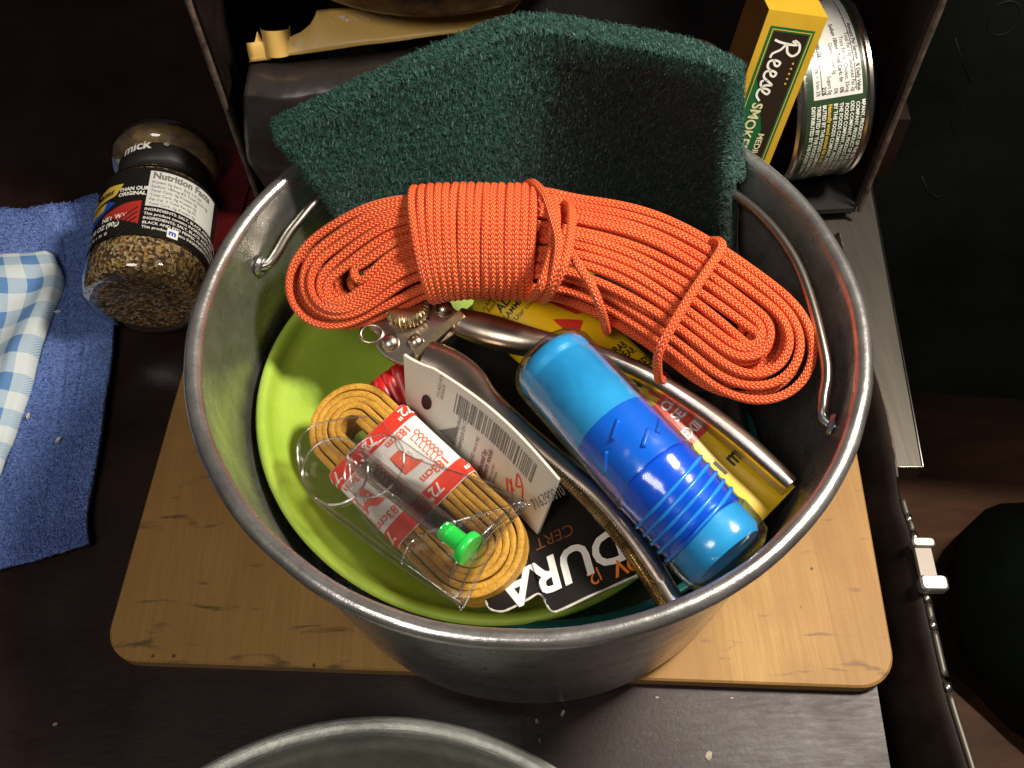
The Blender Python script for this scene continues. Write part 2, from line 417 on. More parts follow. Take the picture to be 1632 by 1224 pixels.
# clear things
def clear(name, tint, gl=.06, rough=.06, k=.12):
    m = bpy.data.materials.new(name); m.use_nodes = True; tr = m.node_tree; tr.nodes.clear()
    o = tr.nodes.new('ShaderNodeOutputMaterial'); mx = tr.nodes.new('ShaderNodeMixShader'); a = tr.nodes.new('ShaderNodeBsdfTransparent'); g = tr.nodes.new('ShaderNodeBsdfGlossy')
    a.inputs[0].default_value = (*tint, 1); g.inputs['Roughness'].default_value = rough
    lw = tr.nodes.new('ShaderNodeLayerWeight'); lw.inputs[0].default_value = .35; mr = tr.nodes.new('ShaderNodeMapRange')
    mr.inputs[3].default_value = gl; mr.inputs[4].default_value = gl+.55
    nn = tr.nodes.new('ShaderNodeTexNoise'); nn.inputs['Scale'].default_value = 9; bp = tr.nodes.new('ShaderNodeBump'); bp.inputs['Strength'].default_value = k; bp.inputs['Distance'].default_value = .02
    tc = tr.nodes.new('ShaderNodeTexCoord'); L = tr.links.new
    L(tc.outputs['Object'], nn.inputs['Vector']); L(nn.outputs['Fac'], bp.inputs['Height']); L(bp.outputs[0], g.inputs['Normal'])
    L(lw.outputs['Facing'], mr.inputs[0]); L(mr.outputs[0], mx.inputs[0]); L(a.outputs[0], mx.inputs[1]); L(g.outputs[0], mx.inputs[2]); L(mx.outputs[0], o.inputs[0])
    return m
M_clear = clear('clear_blister_plastic', (.985, .985, .98), .09, .12, .6)
M_clearrim = clear('clear_plastic_edge', (.97, .97, .97), .22, .14, .3)
M_glass = clear('jar_glass', (.90, .90, .86), .05, .05, .1)
M_violet = clear('blue_violet_clear_plastic', (.60, .74, .965), .06, .16, .35)
M_cyan = noisy('cyan_plastic', (.07, .58, .72), (.04, .44, .60), 7, (.3, .5), .2, 40, .003, stretch=(1, 1, .6))
M_blue = noisy('blue_translucent_cap', (.012, .22, .70), (.008, .16, .58), 5, (.22, .34), .1, 20, .003)
M_greenplug = mat('green_plug', (.015, .52, .06), .32)
M_seasoning = mat('coarse_seasoning', (.3, .2, .1), .7); t = NT(M_seasoning); v = t.coord(); vo = t.n('TexVoronoi', _Scale=85., _Randomness=1.); t.L(v, vo.inputs['Vector'])
sp = t.n('SeparateColor'); t.L(vo.outputs['Color'], sp.inputs[0])
t.col(t.ramp(sp.outputs[0], [(.0, (.03, .02, .012)), (.3, (.09, .045, .018)), (.5, (.26, .13, .035)), (.75, (.42, .25, .07)), (.95, (.50, .42, .28))])); t.bump(vo.outputs['Distance'], .8, .01)
M_foil = noisy('black_foil_pouch', (.020, .016, .016), (.035, .028, .026), 2, (.28, .42), .35, 3.2, .05)
M_goldfoil = noisy('gold_pouch_lining', (.80, .52, .15), (.68, .42, .11), 2, (.35, .5), .12, 6, .02)
M_rust = mat('burnt_enamel_pan', (.3, .18, .06), .4, .3); t = NT(M_rust); v = t.coord(); n1 = t.noise(v, 5, 6, .7)
t.col(t.ramp(n1, [(.38, (.32, .19, .06)), (.5, (.20, .10, .035)), (.62, (.05, .028, .015))])); t.rough(n1, .3, .55); t.bump(n1, .3, .01)
M_boxyellow = noisy('yellow_carton', (.56, .36, .03), (.48, .29, .02), 3, (.3, .4), .05)
M_cartonside = noisy('orange_brown_carton', (.20, .08, .018), (.12, .045, .010), 3, (.35, .5), .1)
M_greenlabel = noisy('dark_green_label', (.025, .055, .022), (.018, .042, .018), 3, (.25, .35), .05)
M_whitelabel = noisy('white_label', (.60, .60, .57), (.52, .52, .50), 3, (.22, .34), .05)
M_stove = noisy('green_black_metal', (.0015, .002, .0015), (.004, .0055, .0045), 1.4, (.5, .7), .25, 14, .01)
M_floor = mat('brown_wood_floor', (.10, .045, .02), .5); t = NT(M_floor); n1 = t.noise(t.coord(scale=(1, 5, 1)), .8, 6, .7)
t.col(t.ramp(n1, [(.3, (.16, .065, .03)), (.7, (.06, .025, .012))])); t.bump(n1, .2, .02)
M_bag = noisy('dark_green_cloth', (.0012, .0035, .002), (.0008, .002, .0012), 3, (.8, .9), .3)
M_wall = noisy('dark_brown_wall', (.018, .010, .007), (.034, .022, .016), .9, (.6, .8), .15, 20, .01)
M_chip = noisy('pale_flake', (.34, .28, .21), (.2, .16, .11), 20, (.4, .6), .2)

# ================================================================== SETTING
BR = R(-4.9)                                   # the board and the table edge are turned a little
bf = Fr((0, 0, 0), (math.cos(BR), math.sin(BR), 0), (-math.sin(BR), math.cos(BR), 0))
for m_ in (M_bag, M_stove, M_dark): m_.node_tree.nodes['Principled BSDF'].inputs['Specular IOR Level'].default_value = .12
tag(obj('floor', box((0, 0, -4.2), (30, 30, .2)), M_floor, smooth=False), kind='structure')
tag(obj('wall', box((-3, 5.3, -.6), (14, .2, 7)), M_wall, smooth=False), kind='structure')
Vt, Ft = prism([bf.o[:2] for _ in ()] or [(-6.5, -2.6), (1.245, -2.6), (1.245, 2.2), (1.9, 2.2), (1.9, 4.4), (-6.5, 4.4)], bf, -.4, 0, 0)
tag(obj('table_top', (Vt, Ft), M_table, smooth=False), kind='structure')

# chips of pale paint on the table
for i, (px, py, a, b, rz) in enumerate([(897, 1137, .030, .014, 60), (1130, 1204, .034, .026, 80), (856, 1150, .012, .02, 20), (860, 1180, .010, .022, 10), (1047, 1112, .014, .008, 0), (1166, 1113, .012, .006, 0), (88, 1155, .02, .012, 20)]):
    p = at(px, py, 0); q = Fr(p, (math.cos(R(rz)), math.sin(R(rz)), 0), (-math.sin(R(rz)), math.cos(R(rz)), 0))
    P = [(a*.5*math.cos(x)*random.uniform(.7, 1.1)*(1.2 if k % 2 else 1), b*.5*math.sin(x)*random.uniform(.7, 1.2)) for k, x in enumerate([i2*math.pi/3 for i2 in range(6)])]
    V, F = prism(P, Fr((0, 0, 0), q.x, q.y), .001, .004)
    o = obj('paint_flake', (V, F), M_chip, smooth=False); o.location = p
    tag(o, ['small pale flake on the dark table just in front of the large pot', 'largest pale square flake on the bare table at the lower right', 'tiny pale flake on the table left of the small bright flake', 'narrow pale flake on the table between the two pots', 'tiny flake beside the front edge of the cutting board', 'tiny flake by the board edge nearest the table corner', 'tiny pale flake alone on the dark table at far left'][i], 'flake', 'pale flakes on the table')

# ---- the cutting board
bd = thing('cutting_board', (-.1, .3, 0), 'thin worn bamboo cutting board with rounded corners under the large pot', 'cutting board')
x0, x1, y0, y1, rr_ = -1.514, 1.300, -.742, 1.02, .13
P = []
for cx, cy, t0 in ((x1-rr_, y1-rr_, 0), (x0+rr_, y1-rr_, 90), (x0+rr_, y0+rr_, 180), (x1-rr_, y0+rr_, 270)):
    for k in range(9): P.append((cx+rr_*math.cos(R(t0+k*11.25)), cy+rr_*math.sin(R(t0+k*11.25))))
obj('board_edge', prism(P, bf, .004, .052), M_bamboo_edge, bd, True, sharp=40)
# top face, gently eased; glued bamboo strips show in the grain
cx, cy = (x0+x1)/2, (y0+y1)/2
Pi = [(cx+(p[0]-cx)*.9955, cy+(p[1]-cy)*.992) for p in P]
n = len(P); V = [bf(p[0], p[1], .052) for p in P]+[bf(p[0], p[1], .060) for p in Pi]
F = [(i, (i+1) % n, (i+1) % n+n, i+n) for i in range(n)]+[tuple(range(n, 2*n))]
obj('board_top', (V, F), M_bamboo, bd, False)

# ================================================================== THE POT
ZB = .061
pot = thing('cooking_pot', (0, 0, ZB), 'large dull aluminium camp pot full of odds and ends on the board', 'pot')
prof = [(0, .06), (.76, .06), (.80, .063), (.83, .075), (.848, .10), (.856, .14), (.90, .6), (.956, 1.08), (.962, 1.128)]
for k in range(0, 13):
    a = R(-110+k*25); prof.append((.9745+.0255*math.cos(a), 1.1645+.0255*math.sin(a)))
prof += [(.951, 1.14), (.946, 1.07), (.886, .6), (.842, .15), (.83, .115), (.80, .10), (.0, .10)]
prof = [(r_, z_+.0) for r_, z_ in prof]
V, F, U = lathe(prof, WF, 144)
# small dents, and the dimples where the bail is hinged
def dent(v):
    a = math.atan2(v.y, v.x); rr = math.hypot(v.x, v.y)
    k = .0045*nz(v, 2.2, 3.)+.0022*nz(v, 7, 5.)+.0008*nz(v, 25, 5.)
    if rr < 1e-3: return v
    return Vector((v.x*(1+k/rr), v.y*(1+k/rr), v.z+.002*nz(v, 3, 9.)))
V = [dent(v) for v in V]
obj('body', (V, F, U), M_alu, pot, sharp=50)
# bail handle, folded down inside along the far wall
PW = []
def cylp(a, r, z): return (r*math.cos(R(a)), r*math.sin(R(a)), z)
def wall_ang(px, py, z): p = at(px, py, z); return math.degrees(math.atan2(p.y, p.x)), math.hypot(p.x, p.y)
aL, aR = wall_ang(412, 412, 1.02)[0], wall_ang(1325, 665, 1.03)[0]
PW = [cylp(aL+2.0, .945, 1.02), cylp(aL+.6, .912, 1.02), cylp(aL-2, .900, 1.035), cylp(aL-9, .893, 1.07), cylp(aL-22, .885, 1.10), cylp(aL-45, .875, 1.09), cylp(90, .865, 1.08), cylp(60, .868, 1.09), cylp(35, .880, 1.10), cylp(15, .890, 1.09), cylp(aR+12, .893, 1.065), cylp(aR+3, .897, 1.035), cylp(aR+.2, .905, 1.02), cylp(aR-1.4, .945, 1.02)]
obj('bail_handle', tube(spline(PW, 140), .0165, 12), M_wire, pot)
for a, z in ((aL+1.6, 1.02), (aR-1.0, 1.02)):
    q = Fr(cylp(a, .9295, z), (-math.sin(R(a)), math.cos(R(a)), 0), z=(-math.cos(R(a)), -math.sin(R(a)), 0))
    obj('hinge_eye', lathe([(.016, .0), (.020, .010), (.030, .008), (.036, -.004)], q, 20), M_alu, pot)

# ---- the second pot in front
sp = thing('cooking_pot', (-.558, -1.977, 0), 'second grey pot cropped by the bottom edge of the picture', 'pot')
c2 = Vector((-.558, -1.977, 0)); f2 = Fr(c2, (1, 0, 0), (0, 1, 0))
pr2 = [(0, .0), (.86, .0), (.90, .02), (.965, .26), (.995, .325), (1.02, .34), (1.044, .357), (1.046, .365), (1.036, .368), (1.01, .360), (.985, .345), (.95, .29), (.89, .035), (.86, .012), (0, .01)]
obj('body', lathe([(r_, h_+.001) for r_, h_ in pr2], f2, 128), M_alu2, sp, sharp=50)

# ================================================================== BOWLS IN THE POT
bl = thing('bowl', (.02, .0, .12), 'dark teal bowl underneath the lime green bowl in the pot', 'bowl')
fb = Fr((.06, -.21, -.225), (1, 0, 0), z=(0, .25, 1))
obj('bowl_shell', lathe([(r9*.915, h9) for r9, h9 in [(0, .12), (.42, .12), (.50, .16), (.66, .40), (.79, .70), (.805, .715), (.822, .712), (.826, .70), (.815, .68), (.69, .37), (.52, .125), (.42, .105), (0, .105)]], fb, 96), M_teal, bl, sharp=60)
fill = thing('dark_filler', (.35, .05, .55), 'crumpled black filler sheet added for the dark bottom right of the pot', 'pouch')
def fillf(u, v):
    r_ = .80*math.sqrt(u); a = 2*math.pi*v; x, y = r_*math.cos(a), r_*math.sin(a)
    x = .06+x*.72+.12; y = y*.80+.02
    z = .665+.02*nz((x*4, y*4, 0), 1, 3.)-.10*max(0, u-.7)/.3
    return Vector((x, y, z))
obj('filler_sheet', shell(fillf, 20, 60, .03, nrm=Vector((0, 0, 1))), M_black, fill)  # added black sheet that keeps the lower right of the pot dark
lb = thing('bowl', (-.09, 0, .2), 'lime green plastic bowl with a rolled rim nested inside the large pot', 'bowl')
fl = Fr((-.138-.14, -.005, -.085), (1, 0, -.176), z=(.176, 0, 1)); fl.o = Vector((-.138, -.005, .68))-fl.z*.82
obj('bowl_shell', lathe([(0, .60), (.36, .602), (.44, .62), (.52, .66), (.61, .715), (.675, .765), (.70, .775), (.713, .798), (.724, .814), (.738, .822), (.752, .818), (.758, .803), (.752, .785), (.73, .755), (.66, .68), (.54, .56), (.46, .44), (.42, .40), (.38, .40), (.38, .44), (0, .46)], fl, 128), M_lime, lb, sharp=60)

# ================================================================== SCOURING PAD
pad = thing('scouring_pad', (0, .6, .7), 'big dark green scouring pad folded down the middle and standing behind the orange cord', 'scouring pad')
NU = 60
topf = spline([tuple(aty(442, 222, .60)), tuple(aty(600, 150, .70)), tuple(aty(735, 92, .80)), tuple(aty(838, 52, .885)), tuple(aty(960, 70, .84)), tuple(aty(1080, 92, .74)), tuple(aty(1166, 120, .64))], NU)
botf = spline([tuple(aty(592, 425, .47)), tuple(aty(660, 440, .52)), tuple(aty(760, 455, .57)), tuple(aty(870, 470, .62)), tuple(aty(980, 480, .58)), tuple(aty(1080, 470, .46)), tuple(aty(1150, 440, .33))], NU)
_pc = {}
def padfn(u, v):
    kk = (round(u*240), round(v*120))
    if kk not in _pc: _pc[kk] = _padfn(kk[0]/240, kk[1]/120)
    return _pc[kk].copy()
def _padfn(u, v):
    v = max(0, min(1, v)); u = max(0, min(.9999, u))
    i = u*NU; k = min(int(i), NU-1); f = i-k
    a = Vector(topf[k]*(1-f)+topf[k+1]*f); b = Vector(botf[k]*(1-f)+botf[k+1]*f)
    p = a.lerp(b, v)
    p.y += .035*math.sin(v*math.pi)                      # slight hollow
    return p
_pn = {}
def padn(u, v):
    kk = (round(u*60), round(v*30))
    if kk not in _pn: _pn[kk] = _padn(kk[0]/60, kk[1]/30)
    return _pn[kk]
def _padn(u, v):
    e = .0125
    a = padfn(min(u+e, 1), v)-padfn(max(u-e, 0), v); b = padfn(u, min(v+e, 1))-padfn(u, max(v-e, 0))
    return b.cross(a).normalized()*-1
n0 = padn(.5, .5)
sgn = 1 if n0.y < 0 else -1
TH = .108
def padp(u, v, d):
    """d = depth behind the front face; edges rounded"""
    n_ = padn(u, v)*sgn
    return padfn(u, v)-n_*d*(1-.25*max(0, u-.85)/.15)
# closed rounded slab
def slab():
    ring = []
    # profile: go round the border with rounded cross-section; use superposed layers
    V, F = [], []
    nu, nv = NU, 40
    def P(u, v, s):
        e = min(u, 1-u)*9.5*1.3; e2 = min(v, 1-v)*9
        k = min(1, e, e2); rnd = .022*(1-math.sqrt(max(0, 1-(1-k)**2)))
        d = TH/2 + s*(TH/2-rnd)
        p = padp(u, v, d); q = p+padn(u, v)*.010*nz(p, 9, 2.+s)
        return q
    for s in (-1, 1):
        for i in range(nu+1):
            for j in range(nv+1): V.append(P(i/nu, j/nv, s))
    k = (nu+1)*(nv+1); I = lambda i, j: i*(nv+1)+j
    for i in range(nu):
        for j in range(nv):
            F.append((I(i, j), I(i, j+1), I(i+1, j+1), I(i+1, j))); F.append((I(i, j)+k, I(i+1, j)+k, I(i+1, j+1)+k, I(i, j+1)+k))
    b = [(i, 0) for i in range(nu)]+[(nu, j) for j in range(nv)]+[(i, nv) for i in range(nu, 0, -1)]+[(0, j) for j in range(nv, 0, -1)]
    for x, y in zip(b, b[1:]+b[:1]): F.append((I(*x), I(*y), I(*y)+k, I(*x)+k))
    return V, F
obj('pad_body', slab(), M_pad, pad)
def soil_shade(u, v):
    # grime on the right half; shade put into the colour there and lower down
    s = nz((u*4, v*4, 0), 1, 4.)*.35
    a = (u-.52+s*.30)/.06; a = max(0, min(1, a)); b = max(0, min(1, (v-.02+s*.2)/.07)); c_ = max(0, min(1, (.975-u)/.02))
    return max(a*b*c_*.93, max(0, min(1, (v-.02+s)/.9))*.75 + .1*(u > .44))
V, F, S = [], [], []
def fibre(p, n_, ln, wd, so, lay_=None):
    t1 = Vector((random.gauss(0, 1), random.gauss(0, 1), random.gauss(0, 1))); t1 = (t1-n_*t1.dot(n_)*.88).normalized()
    bend = Vector((random.gauss(0, 1), random.gauss(0, 1), random.gauss(0, 1)))*ln*.35; side = t1.cross(n_).normalized()*wd
    k = len(V); m = 3
    for i in range(m+1):
        s = i/m-.5; q = p+t1*ln*s+bend*(.25-s*s)+n_*(.006+.010*(.25-s*s)*4*random.random())
        V.append(q-side); V.append(q+side)
    for i in range(m): F.append((k+2*i, k+2*i+1, k+2*i+3, k+2*i+2)); S.append(so)
for _ in range(52000):
    u, v = random.random(), random.random()**.9*.75
    n_ = padn(u, v)*sgn; p = padp(u, v, .0)
    fibre(p, n_, random.uniform(.02, .058), random.uniform(.0005, .0010), min(1, max(0, soil_shade(u, v)+random.uniform(-.25, .12))))
for _ in range(20000):                                    # top edge and the two ends
    r_ = random.random(); d = random.uniform(-.0, TH)
    if r_ < .72: u, v = random.random(), 0; n_ = (padfn(u, 0)-padfn(u, .1)).normalized()
    elif r_ < .87: u, v = 0, random.random()*.8; n_ = (padfn(0, v)-padfn(.06, v)).normalized()
    else: u, v = 1, random.random()*.55; n_ = (padfn(1, v)-padfn(.94, v)).normalized()
    fibre(padp(u, v, d), n_, random.uniform(.02, .05), random.uniform(.0006, .0011), random.uniform(0, .25))
o = obj('pad_fibres', (V, F), M_padf, pad, False)
tag(o, kind='stuff')
at_ = o.data.attributes.new('soil_shade', 'FLOAT', 'FACE'); at_.data.foreach_set('value', S)

# ================================================================== ORANGE CORD
cord = thing('cord_hank', (.1, .1, .95), 'bright orange braided cord wound into a long hank lying across the pot', 'cord')
CR = .0144
AX = spline([(*at(535, 452, 1.04),), (*at(610, 410, 1.10),), (*at(690, 388, 1.14),), (*at(790, 384, 1.15),), (*at(895, 392, 1.14),), (*at(1010, 425, 1.10),), (*at(1120, 490, 1.06),), (*at(1215, 565, 1.00),)], 100)
# half width across the hank and half depth, along the axis
HW = spline([(.150, .07), (.165, .085), (.150, .085), (.143, .085), (.150, .085), (.172, .08), (.172, .075), (.165, .06)], 100)
ctr = [Vector(a) for a in AX]
def ax(t):
    t = max(0, min(1, t))*100; k = min(int(t), 99); f = t-k; return ctr[k].lerp(ctr[k+1], f)
def axf(t):
    d = (ax(t+.02)-ax(t-.02)).normalized() if .02 < t < .98 else ((ax(.04)-ax(0)).normalized() if t <= .02 else (ax(1)-ax(.96)).normalized())
    vw = (CAM-ax(t)).normalized(); upn = Vector((0, -.15, 1)).lerp(vw, .5)
    s = upn.cross(d).normalized(); n_ = d.cross(s).normalized()      # s across, towards the far side; n_ up
    return d, s, n_
def hw(t):
    t = max(0, min(1, t))*100; k = min(int(t), 99); f = t-k; return HW[k]*(1-f)+HW[k+1]*f
def loop(tl, tr, rl, rr, depth, sd, idx=0, half=0):
    """closed loop: far leg from left to right, round, near leg back. rl, rr = half gap at the two ends"""
    P = []
    N = 34
    def leg(sign, ts):
        for t in ts:
            d, s, n_ = axf(t); h, dp = hw(t)
            fr = (rl*(1-t)+rr*t); k = max(0, min(1, (abs(t-.42)-.10)/(.34 if t < .42 else .46)))**1.5
            mid = ((idx+.5+half)*.0278)
            off = (mid*(1-k)+ (rl if t < .42 else rr)*k)*sign
            wob = .012*nz((t*4, sd*3.1, sign), 1, sd)
            off -= max(0, .22-t)/.22*.075*(1-rl/.165)
            P.append(ax(t)+s*(off*(h/.165 if k > .02 else 1)+wob)+n_*(depth*dp/.08+.018*nz((t*3, sd*1.7, sign*2), 1, sd+4)))
    ts = [tl+(tr-tl)*i/N for i in range(N+1)]
    leg(1, ts)
    d, s, n_ = axf(tr); h = hw(tr)[0]; c0 = ax(tr)+n_*depth
    for k in range(1, 10):
        a = math.pi/2-math.pi*k/10; r2 = rr*h/.165
        P.append(c0+s*math.sin(a)*r2+d*math.cos(a)*r2*1.12)
    leg(-1, ts[::-1])
    d, s, n_ = axf(tl); h = hw(tl)[0]; c0 = ax(tl)+n_*depth-s*max(0, .22-tl)/.22*.075*(1-rl/.165)*h/.165
    for k in range(1, 10):
        a = -math.pi/2-math.pi*k/10; r2 = rl*h/.165
        P.append(c0+s*math.sin(a)*r2+d*math.cos(a)*r2*1.12)
    return P
def smooth(P, it=2):
    for _ in range(it):
        n = len(P); P = [P[i]*.5+(P[i-1]+P[(i+1) % n])*.25 for i in range(n)]
    return P
radR = [.022, .052, .082, .112, .142, .171]
radL = [.024, .050, .078, .106, .134, .160]
k = 0
for layer, dep in enumerate((.070, .030, -.012, -.052)):
    for i in range(6):
        if layer > 1 and i < 1: continue
        if layer == 3 and i < 3: continue
        k += 1
        jl, jr = random.uniform(-.010, .014), random.uniform(-.025, .015)
        sh = random.uniform(-.006, .006)
        tl = .035+.022*(layer) + jl+(.0 if i else .07); tr = .955-.02*layer+jr
        if layer == 1: sh += .014
        d2 = dep - (.03 if i == 5 else .012 if i == 4 else 0)
        P = loop(max(.0, tl), min(1, tr), max(.018, radL[i]+sh), max(.018, radR[i]+sh), d2, k*1.37, i, .5 if layer == 1 else 0)
        P = smooth(P)
        P = [Vector(p) for p in spline([tuple(p) for p in P], 190, True)]
        obj('cord_strand', tube(P, CR, 10, True), M_cord, cord)
# the whipping turns round the middle
def wrap_t(a, lift=0., h=None, tt=0):
    d, s, n_ = axf(tt); hh, dp = hw(tt)
    return ax(tt)+s*math.cos(a)*(hh*1.04+.024+lift)+n_*math.sin(a)*(dp+.040+lift)
t0, t1, NW = .262, .520, 16
for i in range(NW):
    P = []; tb = t0+(t1-t0)*i/NW
    dt = (t1-t0)/NW
    for q in range(40):
        a = 2*math.pi*q/40; P.append(wrap_t(a, .0015*nz((i, a, 0), 1), tt=tb+dt*(.30*math.sin(a*.5))+.004*nz((i*.7, a*.6, 2), 1)))
    obj('cord_wrap', tube(P, CR, 10, True), M_cord, cord)
# untidy last turns crossing the whipping
def crossing(pts, n=70, lift=0):
    P = [tuple(at(px, py, z)) for px, py, z in pts]
    obj('cord_wrap', tube(spline(P, n), CR, 10), M_cord, cord)
crossing([(836, 330, 1.10), (832, 305, 1.19), (848, 292, 1.26), (868, 312, 1.30), (880, 345, 1.31), (890, 385, 1.31), (886, 425, 1.30), (876, 462, 1.24), (866, 476, 1.15), (858, 470, 1.02)])
crossing([(880, 330, 1.08), (893, 322, 1.20), (908, 328, 1.27), (911, 352, 1.30), (907, 390, 1.31), (896, 428, 1.30), (880, 462, 1.23), (866, 478, 1.12), (858, 476, 1.0)])
crossing([(858, 330, 1.08), (868, 318, 1.20), (880, 318, 1.26), (886, 340, 1.28), (884, 380, 1.285), (872, 430, 1.28), (858, 462, 1.24), (846, 474, 1.14), (840, 474, 1.0)])
crossing([(905, 395, 1.22), (920, 420, 1.25), (942, 455, 1.23), (957, 490, 1.17), (965, 520, 1.06), (967, 528, .98), (965, 520, .90)])
crossing([(1095, 400, 1.08), (1122, 388, 1.15), (1143, 384, 1.20), (1150, 396, 1.23), (1128, 430, 1.23), (1096, 478, 1.215), (1068, 525, 1.19), (1050, 560, 1.15), (1048, 590, 1.07), (1052, 606, .98), (1060, 600, .90)], 90)

# ================================================================== YELLOW GLUE TUBE
gt = thing('glue_tube', (.3, -.1, .8), 'yellow adhesive tube with red and black print lying under the blue bottle', 'glue tube')
gA, gB = at(795, 455, .86), at(1222, 822, .80)
fg = Fr(gA, gB-gA, z=(.10, -.35, 1)); GL = (gB-gA).length
def gsec(s):
    """half width, half height at s in 0..1"""
    w_ = .155+.0*s
    h_ = .105*(1-s**1.6)+.006
    if s < .06: w_ = .155*(.80+.2*s/.06); h_ *= (.75+.25*s/.06)
    w_ *= 1-.13*max(0, s-.3)/.7
    return w_, h_
def gpt(s, a, off=0.):
    w_, h_ = gsec(s); c_, q = math.cos(a), math.sin(a)
    return fg(s*GL, (w_+off)*c_, (h_+off)*q-.02*s+.004*math.sin(s*21))
V, F, U = grid(lambda u, v: gpt(u, 2*math.pi*v), 60, 40, closev=True)
F.append(tuple(range(40))[::-1]); U.append(tuple((0, 0) for _ in range(40)))
F.append(tuple(60*40+i for i in range(40))); U.append(tuple((0, 0) for _ in range(40)))
obj('tube_body', (V, F, U), M_yellow, gt, sharp=60)
# print: x along the tube (dm), y across (from -.15 to .15)
def gfn(x, y): s = max(0, min(1, x/GL)); return gpt(s, math.pi/2-y/.16*1.25, .0025)
# reading direction of the lettering runs across the tube
def gt_txt(s, x, y, size, **k):  # text reading along -x? letters laid across the tube
    V, F = text2d(s, k.get('bold', 0), k.get('shear', 0)); sx_ = k.get('sx', .8)
    c_, q = math.cos(R(k.get('rot', 90))), math.sin(R(k.get('rot', 90)))
    return [(x+(a*sx_*c_-b*q)*size, y+(a*sx_*q+b*c_)*size) for a, b in V], F
lay('black_print', m2(gt_txt('ADVERTENCIA:', .128, -.085, .044, bold=.02), gt_txt('FLAMMABLE LIQUID', .075, -.12, .024), gt_txt('FLAMMABLE VAPOR DANINO', .158, -.10, .028, bold=.01),
    gt_txt('Usar con precauciones', .186, -.07, .024), gt_txt('Read caution on back', .094, -.11, .024), gt_txt('GRAB', .50, .03, .036, bold=.02), gt_txt('CLEAR', .53, .03, .036, bold=.02),
    gt_txt('ADHESIVO', .59, .015, .048, bold=.02), gt_txt('CONTACTO', .635, -.05, .048, bold=.02), gt_txt('1 ml', 1.00, .0, .07, bold=.03)), gfn, M_printblack, gt)
lay('red_print', m2(polyg([(.22, .03), (.31, .06), (.33, .13), (.24, .13), (.19, .10)]), polyg([(.27, .00), (.38, .0), (.34, .06)]), polyg([(.14, .13), (.38, .13), (.38, .17), (.20, .17)]), rect(.70, -.06, .87, .15, 6, 8), polyg([(.63, .06), (.66, .03), (.70, .04), (.70, .15), (.62, .13)])), gfn, M_printred, gt)
lay('yellow_print', polyg([(.655, .06), (.672, .05), (.690, .07), (.688, .12), (.665, .115)]), lambda x, y: gfn(x, y)+fg.z*.0025, M_yellow, gt)
lay('white_print', m2(gt_txt('CUT', .745, .02, .045, bold=.03), gt_txt('SEAL', .79, .02, .045, bold=.03), gt_txt('FLEXIBLE', .85, -.03, .045, bold=.03)), lambda x, y: gfn(x, y)+fg.z*.0025, M_printwhite, gt)

# ================================================================== CAN OPENER
op = thing('can_opener', (-.2, .1, .9), 'worn metal can opener with two long curved handles half buried in the pot', 'can opener')
fo = Fr(at(650, 525, .97), (1, .1, 0), z=(.05, -.25, 1))
def pf(px, py, h=0):
    """where the plate plane is met in that direction"""
    d = ray(px, py); tt = (fo.o+fo.z*h-CAM).dot(fo.z)/d.dot(fo.z); p = CAM+d*tt-fo.o; return p.dot(fo.x), p.dot(fo.y)
plate = [pf(*q) for q in [(578, 498), (596, 482), (625, 468), (660, 462), (700, 474), (735, 500), (744, 512), (728, 530), (690, 556), (664, 576), (640, 580), (612, 566), (598, 548), (600, 532), (585, 520), (574, 508)]]
pl = spline(plate, 64, True)
obj('head_plate', prism([tuple(p) for p in pl], fo, -.02, .0, .004), M_chrome, op, sharp=30)
for (px, py, r_) in ((622, 546, .030), (663, 545, .026), (708, 492, .028), (640, 575, .0)):
    if not r_: continue
    x, y = pf(px, py)
    obj('rivet', lathe([(r_, 0), (r_*.96, .008), (r_*.75, .016), (r_*.4, .021), (0.0005, .022)], Fr(fo(x, y, 0), fo.x, z=fo.z), 24), M_chrome, op)
x, y = pf(650, 497)
fgear = Fr(fo(x, y, .0), fo.x, z=(fo.z+Vector((.1, .25, 0))))
Vg, Fg = [], []; NTh = 30; prf = [(.030, .0), (.066, .0), (.072, .008), (.072, .040), (.062, .048), (.02, .050), (0.0005, .05)]
for i, (r_, h_) in enumerate(prf):
    for j in range(NTh*4):
        k_ = 1-.10*(1 if (j % 4) < 2 else 0) if 1 <= i <= 4 else 1; a = 2*math.pi*j/(NTh*4); Vg.append(fgear(r_*k_*math.cos(a), r_*k_*math.sin(a), h_))
for i in range(len(prf)-1):
    for j in range(NTh*4): l = (j+1) % (NTh*4); Fg.append((i*NTh*4+j, i*NTh*4+l, (i+1)*NTh*4+l, (i+1)*NTh*4+j))
obj('toothed_wheel', (Vg, Fg), M_brass, op, sharp=25)
x, y = pf(592, 532); obj('hanging_ring', tube([fo(x+.035*math.cos(a), y+.03*math.sin(a), .0) for a in [i*math.pi/12 for i in range(24)]], .006, 8, True), M_chrome, op)
a_, b_ = fo(*pf(664, 572)), fo(*pf(738, 505))
fb_ = Fr((a_+b_)/2, b_-a_, z=fo.z); obj('bent_flange', box((0, 0, .018), ((b_-a_).length, .026, .045), fb_, .006), M_brass, op, sharp=30)
